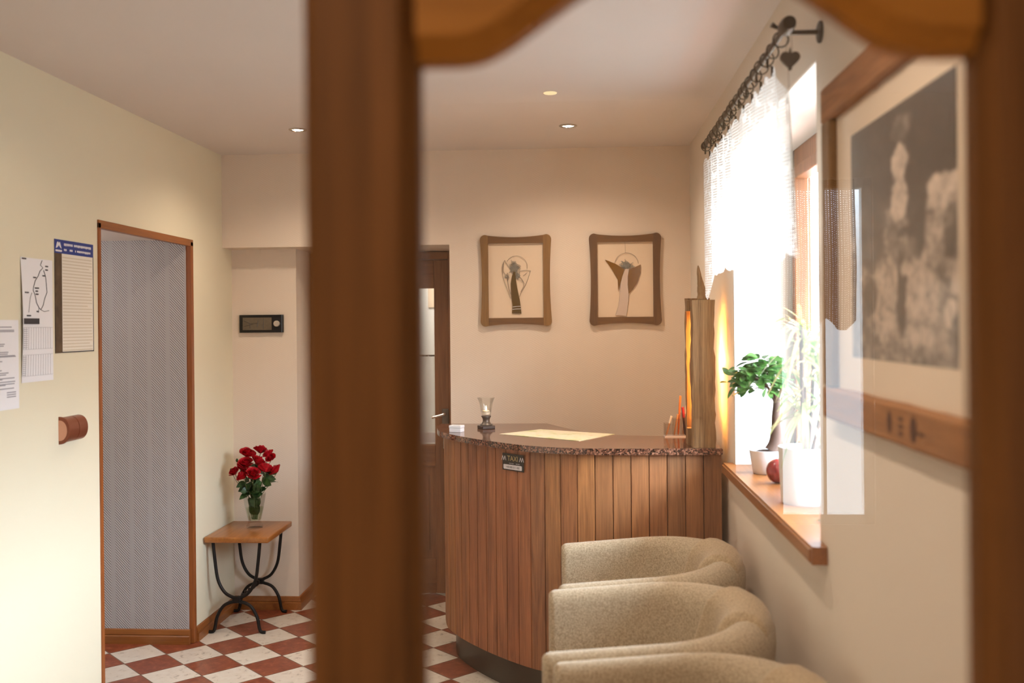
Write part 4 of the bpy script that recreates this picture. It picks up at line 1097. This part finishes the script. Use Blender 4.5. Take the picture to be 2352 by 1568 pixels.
for yb_ in (2.51, 3.96):
    bm = BM(); tube(bm, [(RX,yb_,RZ-.003),(XR-.006,yb_,RZ-.003)], .006, 10); lathe(bm, [(.0,0),(.026,0),(.026,.006),(0,.006)], 0, 0, 20) if False else None
    b2 = BM(); lathe(b2, [(0,0),(.027,0),(.027,.005),(.020,.008),(0,.008)], 0, 0, 22); bmesh.ops.rotate(b2, verts=b2.verts[:], matrix=Matrix.Rotation(-PI/2,3,'Y')); bmesh.ops.translate(b2, verts=b2.verts[:], vec=(XR-.0005,yb_,RZ-.003))
    br = finish('bracket', bm, M['bronze'], t, True); finish('bracket_plate', b2, M['bronze'], br, True)
bm = BM(); tube(bm, [(RX-.006,2.512,RZ+.006),(RX-.028,2.506,RZ+.017)], [.003,.0075], 8); finish('screw', bm, M['bronze'], t, True)

t = thing('lace_curtain', 'white crochet lace valance clipped to rings over the window', 'curtain', (RX, 3.25, 1.75))
ringy = [2.535,2.64,2.72,2.80,2.885,2.965,3.03,3.10,3.18,3.26,3.34,3.42,3.50,3.58,3.66,3.74,3.82,3.90,3.98]
for i, ry_ in enumerate(ringy):
    rz_ = RZ-.012*(ry_-2.5)/1.53-.012; tw = .5*math.sin(i*2.1)
    bm = BM(); tube(bm, [(RX+.019*math.cos(a*PI/10)*math.cos(tw), ry_+.019*math.cos(a*PI/10)*math.sin(tw), rz_+.019*math.sin(a*PI/10)) for a in range(20)], .0022, 6, closed=True); rg = finish('ring', bm, M['bronze'], t, True)
    if i == 0: continue
    bm = BM(); cx_ = RX+.014*(-1)**i; box(bm, cx_-.003, cx_+.003, ry_-.004, ry_+.004, rz_-.045, rz_-.019, .001); tube(bm, [(cx_,ry_,rz_-.019),(RX,ry_,rz_-.017)], .0014, 6); finish('clip', bm, M['bronze'], rg)
CY0, CY1 = 2.44, 4.03
def hem(y):
    z = 1.79
    if y > 3.93: z -= .09*min(1, (y-3.93)/.05)
    return z-.022*abs(math.sin((y-2.44)*2*PI/.21))-.012*math.sin(y*3)
def topz(y):
    if y < 2.66: return 2.275-(2.66-y)*.62
    i = min(range(len(ringy)), key=lambda k_: abs(ringy[k_]-y)); return RZ-.058-.012*(y-2.5)/1.53-.018*min(1, (abs(y-ringy[i])/.04))**2
def cfn(u, v):
    y = CY0+(CY1-CY0)*u; h, tz = hem(y), topz(y); z = h+(tz-h)*v
    x = RX+.016*math.sin(y*34+1.2*math.sin(y*7))*(.35+.65*(1-v))+.012*(1-v)
    return (x, y, z)
bm = BM(); grid(bm, cfn, 260, 24, lambda u, v: (u*2.1, hem(CY0+(CY1-CY0)*u)+(topz(CY0+(CY1-CY0)*u)-hem(CY0+(CY1-CY0)*u))*v)); finish('lace', bm, M['lace'], t, True, 0)
t = thing('heart_pendant', 'grey wooden heart hanging from the near end of the curtain rod', 'ornament', (RX+.003, 2.445, 2.20))
hp_ = []
for i in range(36):
    a = 2*PI*i/36; hx = 16*math.sin(a)**3; hz = 13*math.cos(a)-5*math.cos(2*a)-2*math.cos(3*a)-math.cos(4*a); hp_.append((hx/16*.0238, hz/16*.0245))
bm = BM(); prism(bm, hp_, lambda u, v, d: (RX+.003+u, 2.445+d, 2.232+v), -.008, .008); bmesh.ops.bevel(bm, geom=[e for e in bm.edges if abs(e.verts[0].co.y-e.verts[1].co.y) < 1e-5], offset=.003, segments=2, affect='EDGES'); finish('heart', bm, M['heart'], t, True, 40)
bm = BM(); tube(bm, [(RX-.006,2.445,2.238),(RX-.004,2.447,RZ-.016)], .0006, 5); tube(bm, [(RX+.010,2.445,2.24),(RX+.006,2.447,RZ-.016)], .0006, 5)
tube(bm, spline([(RX-.001,2.445,2.206),(RX+.002,2.447,2.10),(RX+.007,2.45,1.95),(RX+.009,2.45,1.82)], 5), .0006, 5); finish('string', bm, M['string'], t)

# ------------------------------------------------------------------ plants and ornaments on the sill
BX, BY = .69, 3.70
t = thing('bonsai_plant', 'small ficus bonsai with glossy leaves in a low white pot on the sill', 'plant', (BX, BY, SZ))
bm = BM(); lathe(bm, [(0,SZ),(.047,SZ),(.05,SZ+.003),(.063,SZ+.083),(.064,SZ+.086),(.060,SZ+.086),(.057,SZ+.07),(0,SZ+.068)], BX, BY, 32); finish('pot', bm, M['ceramic'], t, True, 50)
bm = BM(); lathe(bm, [(0,SZ+.088),(.03,SZ+.084),(.058,SZ+.074),(.058,SZ+.069),(0,SZ+.0685)], BX, BY, 20)
for v_ in bm.verts: v_.co.z += random.uniform(-.002,.003) if v_.co.z > SZ+.073 else 0
finish('soil', bm, M['soil'], t, True)
bm = BM()
tube(bm, spline([(BX+.018,BY,SZ+.082),(BX+.030,BY,SZ+.11),(BX+.036,BY,SZ+.16),(BX+.035,BY,SZ+.21),(BX+.037,BY,SZ+.27),(BX+.025,BY,SZ+.33)], 5), [.027-.019*i/25 for i in range(26)], 12)
for e in [(-.07,.01,.31),(-.03,-.05,.34),(.05,-.02,.32),(-.10,.0,.36),(0,.05,.38),(-.05,.03,.41)]:
    tube(bm, spline([(BX+.036,BY,SZ+.25),(BX+.036+e[0]*.4,BY+e[1]*.4,SZ+.22+e[2]*.3),(BX+.03+e[0],BY+e[1],SZ+e[2])], 4), [.006-.0045*i/8 for i in range(9)], 6)
finish('trunk', bm, M['bark'], t, True, 60)
bm = BM(); q = random.Random(17)
for i in range(230):
    a = q.uniform(0, 2*PI); el = q.uniform(-.35, 1.5); rr_ = q.uniform(.45, 1.0)
    cx_ = BX-.020+.092*rr_*math.cos(a)*math.cos(el); cy_ = BY+.09*rr_*math.sin(a)*math.cos(el); cz_ = SZ+.325+.105*rr_*math.sin(el)
    if i > 200: cx_ = BX-.105+q.uniform(-.03,.04); cz_ = SZ+.355+q.uniform(-.035,.03)
    leaf(bm, (cx_,cy_,cz_), (math.cos(a)+q.uniform(-.6,.6), math.sin(a)+q.uniform(-.6,.6), q.uniform(-.6,.6)), (q.uniform(-.6,.6),q.uniform(-1,.2),1), q.uniform(.034,.056), q.uniform(.021,.031), .18, q.uniform(.0,.4))
finish('foliage', bm, M['ficus'], t, True, 0)
PXX, PYY = .693, 3.10
t = thing('dracaena_plant', 'tall spiky dracaena with pale strap leaves in a white cylinder pot', 'plant', (PXX, PYY, SZ))
bm = BM(); lathe(bm, [(0,SZ),(.070,SZ),(.072,SZ+.004),(.080,SZ+.168),(.0805,SZ+.172),(.0765,SZ+.172),(.073,SZ+.12),(0,SZ+.118)], PXX, PYY, 40); finish('pot', bm, M['ceramic'], t, True, 50)
bm = BM(); lathe(bm, [(0,SZ+.135),(.0735,SZ+.13),(.0735,SZ+.122),(0,SZ+.1185)], PXX, PYY, 20); finish('soil', bm, M['soil'], t, True)
bm = BM(); tops = []
for e in [(.0,.0,.36),(.035,.03,.48),(-.015,-.03,.55),(.05,-.02,.40)]:
    p = spline([(PXX+e[0]*.3,PYY+e[1]*.3,SZ+.13),(PXX+e[0]*.9,PYY+e[1],SZ+.13+e[2]*.4),(PXX+e[0],PYY+e[1],SZ+e[2])], 6); tube(bm, p, .006, 8); tops.append(p[-1])
finish('stem', bm, M['bark'], t, True)
bm = BM(); q = random.Random(5)
for tp_ in tops:
    for i in range(34):
        a = q.uniform(0, 2*PI); el = q.uniform(-.35, 1.0); ln = q.uniform(.13,.22); d = Vector((math.cos(a)*math.cos(el)*.75, math.sin(a)*math.cos(el), math.sin(el)))
        base = tp_+Vector((0,0,q.uniform(-.10,.015))); s = d.cross(Vector((0,0,1))).normalized(); prev = None
        for k_ in range(9):
            f_ = k_/8; p = base+d*ln*f_-Vector((0,0,1))*(.09+.12*q.random()*0)*f_*f_*(1.2-el*.5); wv = .0055*(math.sin(PI*min(1,f_*.85+.15))**.7)+.0004
            if p.x > .826: p.x = .826-.15*(p.x-.826)
            row = [bm.verts.new(p-s*wv), bm.verts.new(p+s*wv+Vector((0,0,.001)))]
            if prev: bm.faces.new([prev[0], prev[1], row[1], row[0]])
            prev = row
finish('foliage', bm, M['drac'], t, True, 0)
bm = BM(); sphere(bm, (.683,3.475,SZ+.042), (.038,.042), 22, 14); tag(finish('decorative_ball', bm, M['redball'], smooth=True, angle=0), 'small mottled dark red ball between the two white pots', 'ornament')
bm = BM(); leaf(bm, (.655,2.80,SZ+.003), (1,.25,.12), (0,0,1), .045, .016, .3, .05); o_ = finish('fallen_leaf', bm, M['roseleaf'], smooth=True, angle=0); tag(o_, 'single dry leaf fallen on the near end of the sill', 'leaf')

# ------------------------------------------------------------------ recessed ceiling lights
def downlight(label, x, y, on=True):
    t = thing('ceiling_spotlight', label, 'ceiling light', (x, y, ZC), 'recessed ceiling spotlights')
    bm = BM(); lathe(bm, [(.030,ZC-.001),(.043,ZC-.001),(.044,ZC-.003),(.040,ZC-.006),(.032,ZC-.0065),(.030,ZC-.001)], x, y, 28); finish('ring', bm, M['chrome'], t, True)
    bm = BM(); lathe(bm, [(0,ZC-.004),(.022,ZC-.004),(.029,ZC-.0015)], x, y, 24); finish('lamp', bm, M['lampglow'] if on else M['softglow'], t, True)
downlight('lit recessed spotlight on the ceiling left of the wooden post', -1.331, 4.713)
downlight('lit recessed spotlight on the ceiling above the two angel pictures', -.033, 4.765)
tb = thing('ceiling_reflection_disc', 'small yellowish glowing disc on the ceiling standing in for a reflection, nearer than the spotlights', 'ceiling light', (-.1, 4.08, ZC))
bm = BM(); lathe(bm, [(0,ZC-.004),(.026,ZC-.004),(.028,ZC-.001)], -.1, 4.08, 24); finish('lamp', bm, M['softglow'], tb, True)  # glowing disc in place of a lamp reflection

# ------------------------------------------------------------------ light
def light(name, typ, loc, energy, color, size=.05, rot=None, **k):
    d = bpy.data.lights.new(name, typ); d.energy = energy; d.color = color
    if typ in ('POINT', 'SPOT'): d.shadow_soft_size = size
    for a, v in k.items(): setattr(d, a, v)
    o = bpy.data.objects.new(name, d); COL.objects.link(o); o.location = loc
    if rot: o.rotation_euler = rot
    return o
WARM = (1.0, .82, .64); WARM2 = (1.0, .66, .36)
for i, (x, y, e) in enumerate([(-1.331,4.713,29),(-.033,4.765,29),(-1.33,3.2,8),(-.033,3.2,30),(-1.33,1.7,4),(-.033,1.7,36)]):  # first pair sit in the spotlights; the rest are added warm fill without fixtures
    light('spot_and_fill_lamp', 'SPOT', (x,y,ZC-.02), e, WARM, .03, (0,0,0), spot_size=math.radians(150), spot_blend=.9)
light('timber_lamp_glow', 'POINT', (.566,4.275,1.44), 8.0, WARM2, .012)
light('hall_lamp', 'AREA', (-.6,-.6,ZC-.05), 17, WARM, rot=(0,0,0), shape='DISK', size=.5)
light('hall_spot', 'SPOT', (-.34,.50,ZC-.02), 7, WARM, .03, (0,0,0), spot_size=math.radians(150), spot_blend=.9)
light('back_room_lamp', 'POINT', (-1.2,6.5,2.2), 16, (1,.95,.88), .1)
light('passage_fill_light', 'POINT', (-2.7,4.2,1.9), 7, (.95,.95,1.0), .08)  # unseen light added to brighten the passage wallpaper
# world: bright overcast sky, darker trees and ground below the horizon
wd = bpy.data.worlds.new('sky'); sc.world = wd; wd.use_nodes = True; nt = wd.node_tree; nt.nodes.clear(); b = NB(nt)
tc = b.n('ShaderNodeTexCoord'); z = b.xyz(tc.outputs['Generated'])[2]
f = b.smooth(z, .03, .38)
colr = b.ramp(f, [(0, (.74,.86,.93)), (.5, (.70,.85,1.0)), (1, (.68,.84,1.0))])
bg = b.n('ShaderNodeBackground'); b.l(colr, bg.inputs[0]); b.l(b.m('ADD', 9.0, b.m('MULTIPLY', f, 66.0)), bg.inputs[1])
wo = b.n('ShaderNodeOutputWorld'); b.l(bg.outputs[0], wo.inputs[0])
def portal(loc, rot, sx, sy):
    d = bpy.data.lights.new('window_portal', 'AREA'); d.shape = 'RECTANGLE'; d.size = sx; d.size_y = sy; d.cycles.is_portal = True
    o = bpy.data.objects.new('window_portal', d); COL.objects.link(o); o.location = loc; o.rotation_euler = rot
portal((XR+T+.02,(WY0+WY1)/2,(WZ0+WZ1)/2), (0,PI/2,0), 1.25, 1.37)
portal((1.04,-2.62,(W2['z0']+W2['z1'])/2), (PI/2,0,0), .4, 1.42)

# ------------------------------------------------------------------ camera
cam = bpy.data.cameras.new('camera'); co = bpy.data.objects.new('camera', cam); COL.objects.link(co)
cam.lens = 35; cam.sensor_width = 36; cam.shift_y = -40.5/2352
yaw = math.atan(149/(2352*35/36)); rho = .0095
R_ = Vector((math.cos(yaw), math.sin(yaw), 0)); F_ = Vector((-math.sin(yaw), math.cos(yaw), 0)); U_ = Vector((0,0,1))
Xc = R_*math.cos(rho)-U_*math.sin(rho); Yc = R_*math.sin(rho)+U_*math.cos(rho); Zc = -F_
m = Matrix((Xc, Yc, Zc)).transposed().to_4x4(); m.translation = Vector((0,0,1.6)); co.matrix_world = m
cam.clip_start = .02
cam.dof.use_dof = True; cam.dof.focus_distance = 4.7; cam.dof.aperture_fstop = 2.2
sc.camera = co
sc.view_settings.view_transform = 'Standard'; sc.view_settings.look = 'None'; sc.view_settings.exposure = 0
cy = sc.cycles
cy.use_denoising = True
cy.use_adaptive_sampling = True; cy.adaptive_threshold = .09; cy.adaptive_min_samples = 20
cy.max_bounces = 7; cy.diffuse_bounces = 4; cy.glossy_bounces = 3; cy.transparent_max_bounces = 16; cy.sample_clamp_indirect = 6
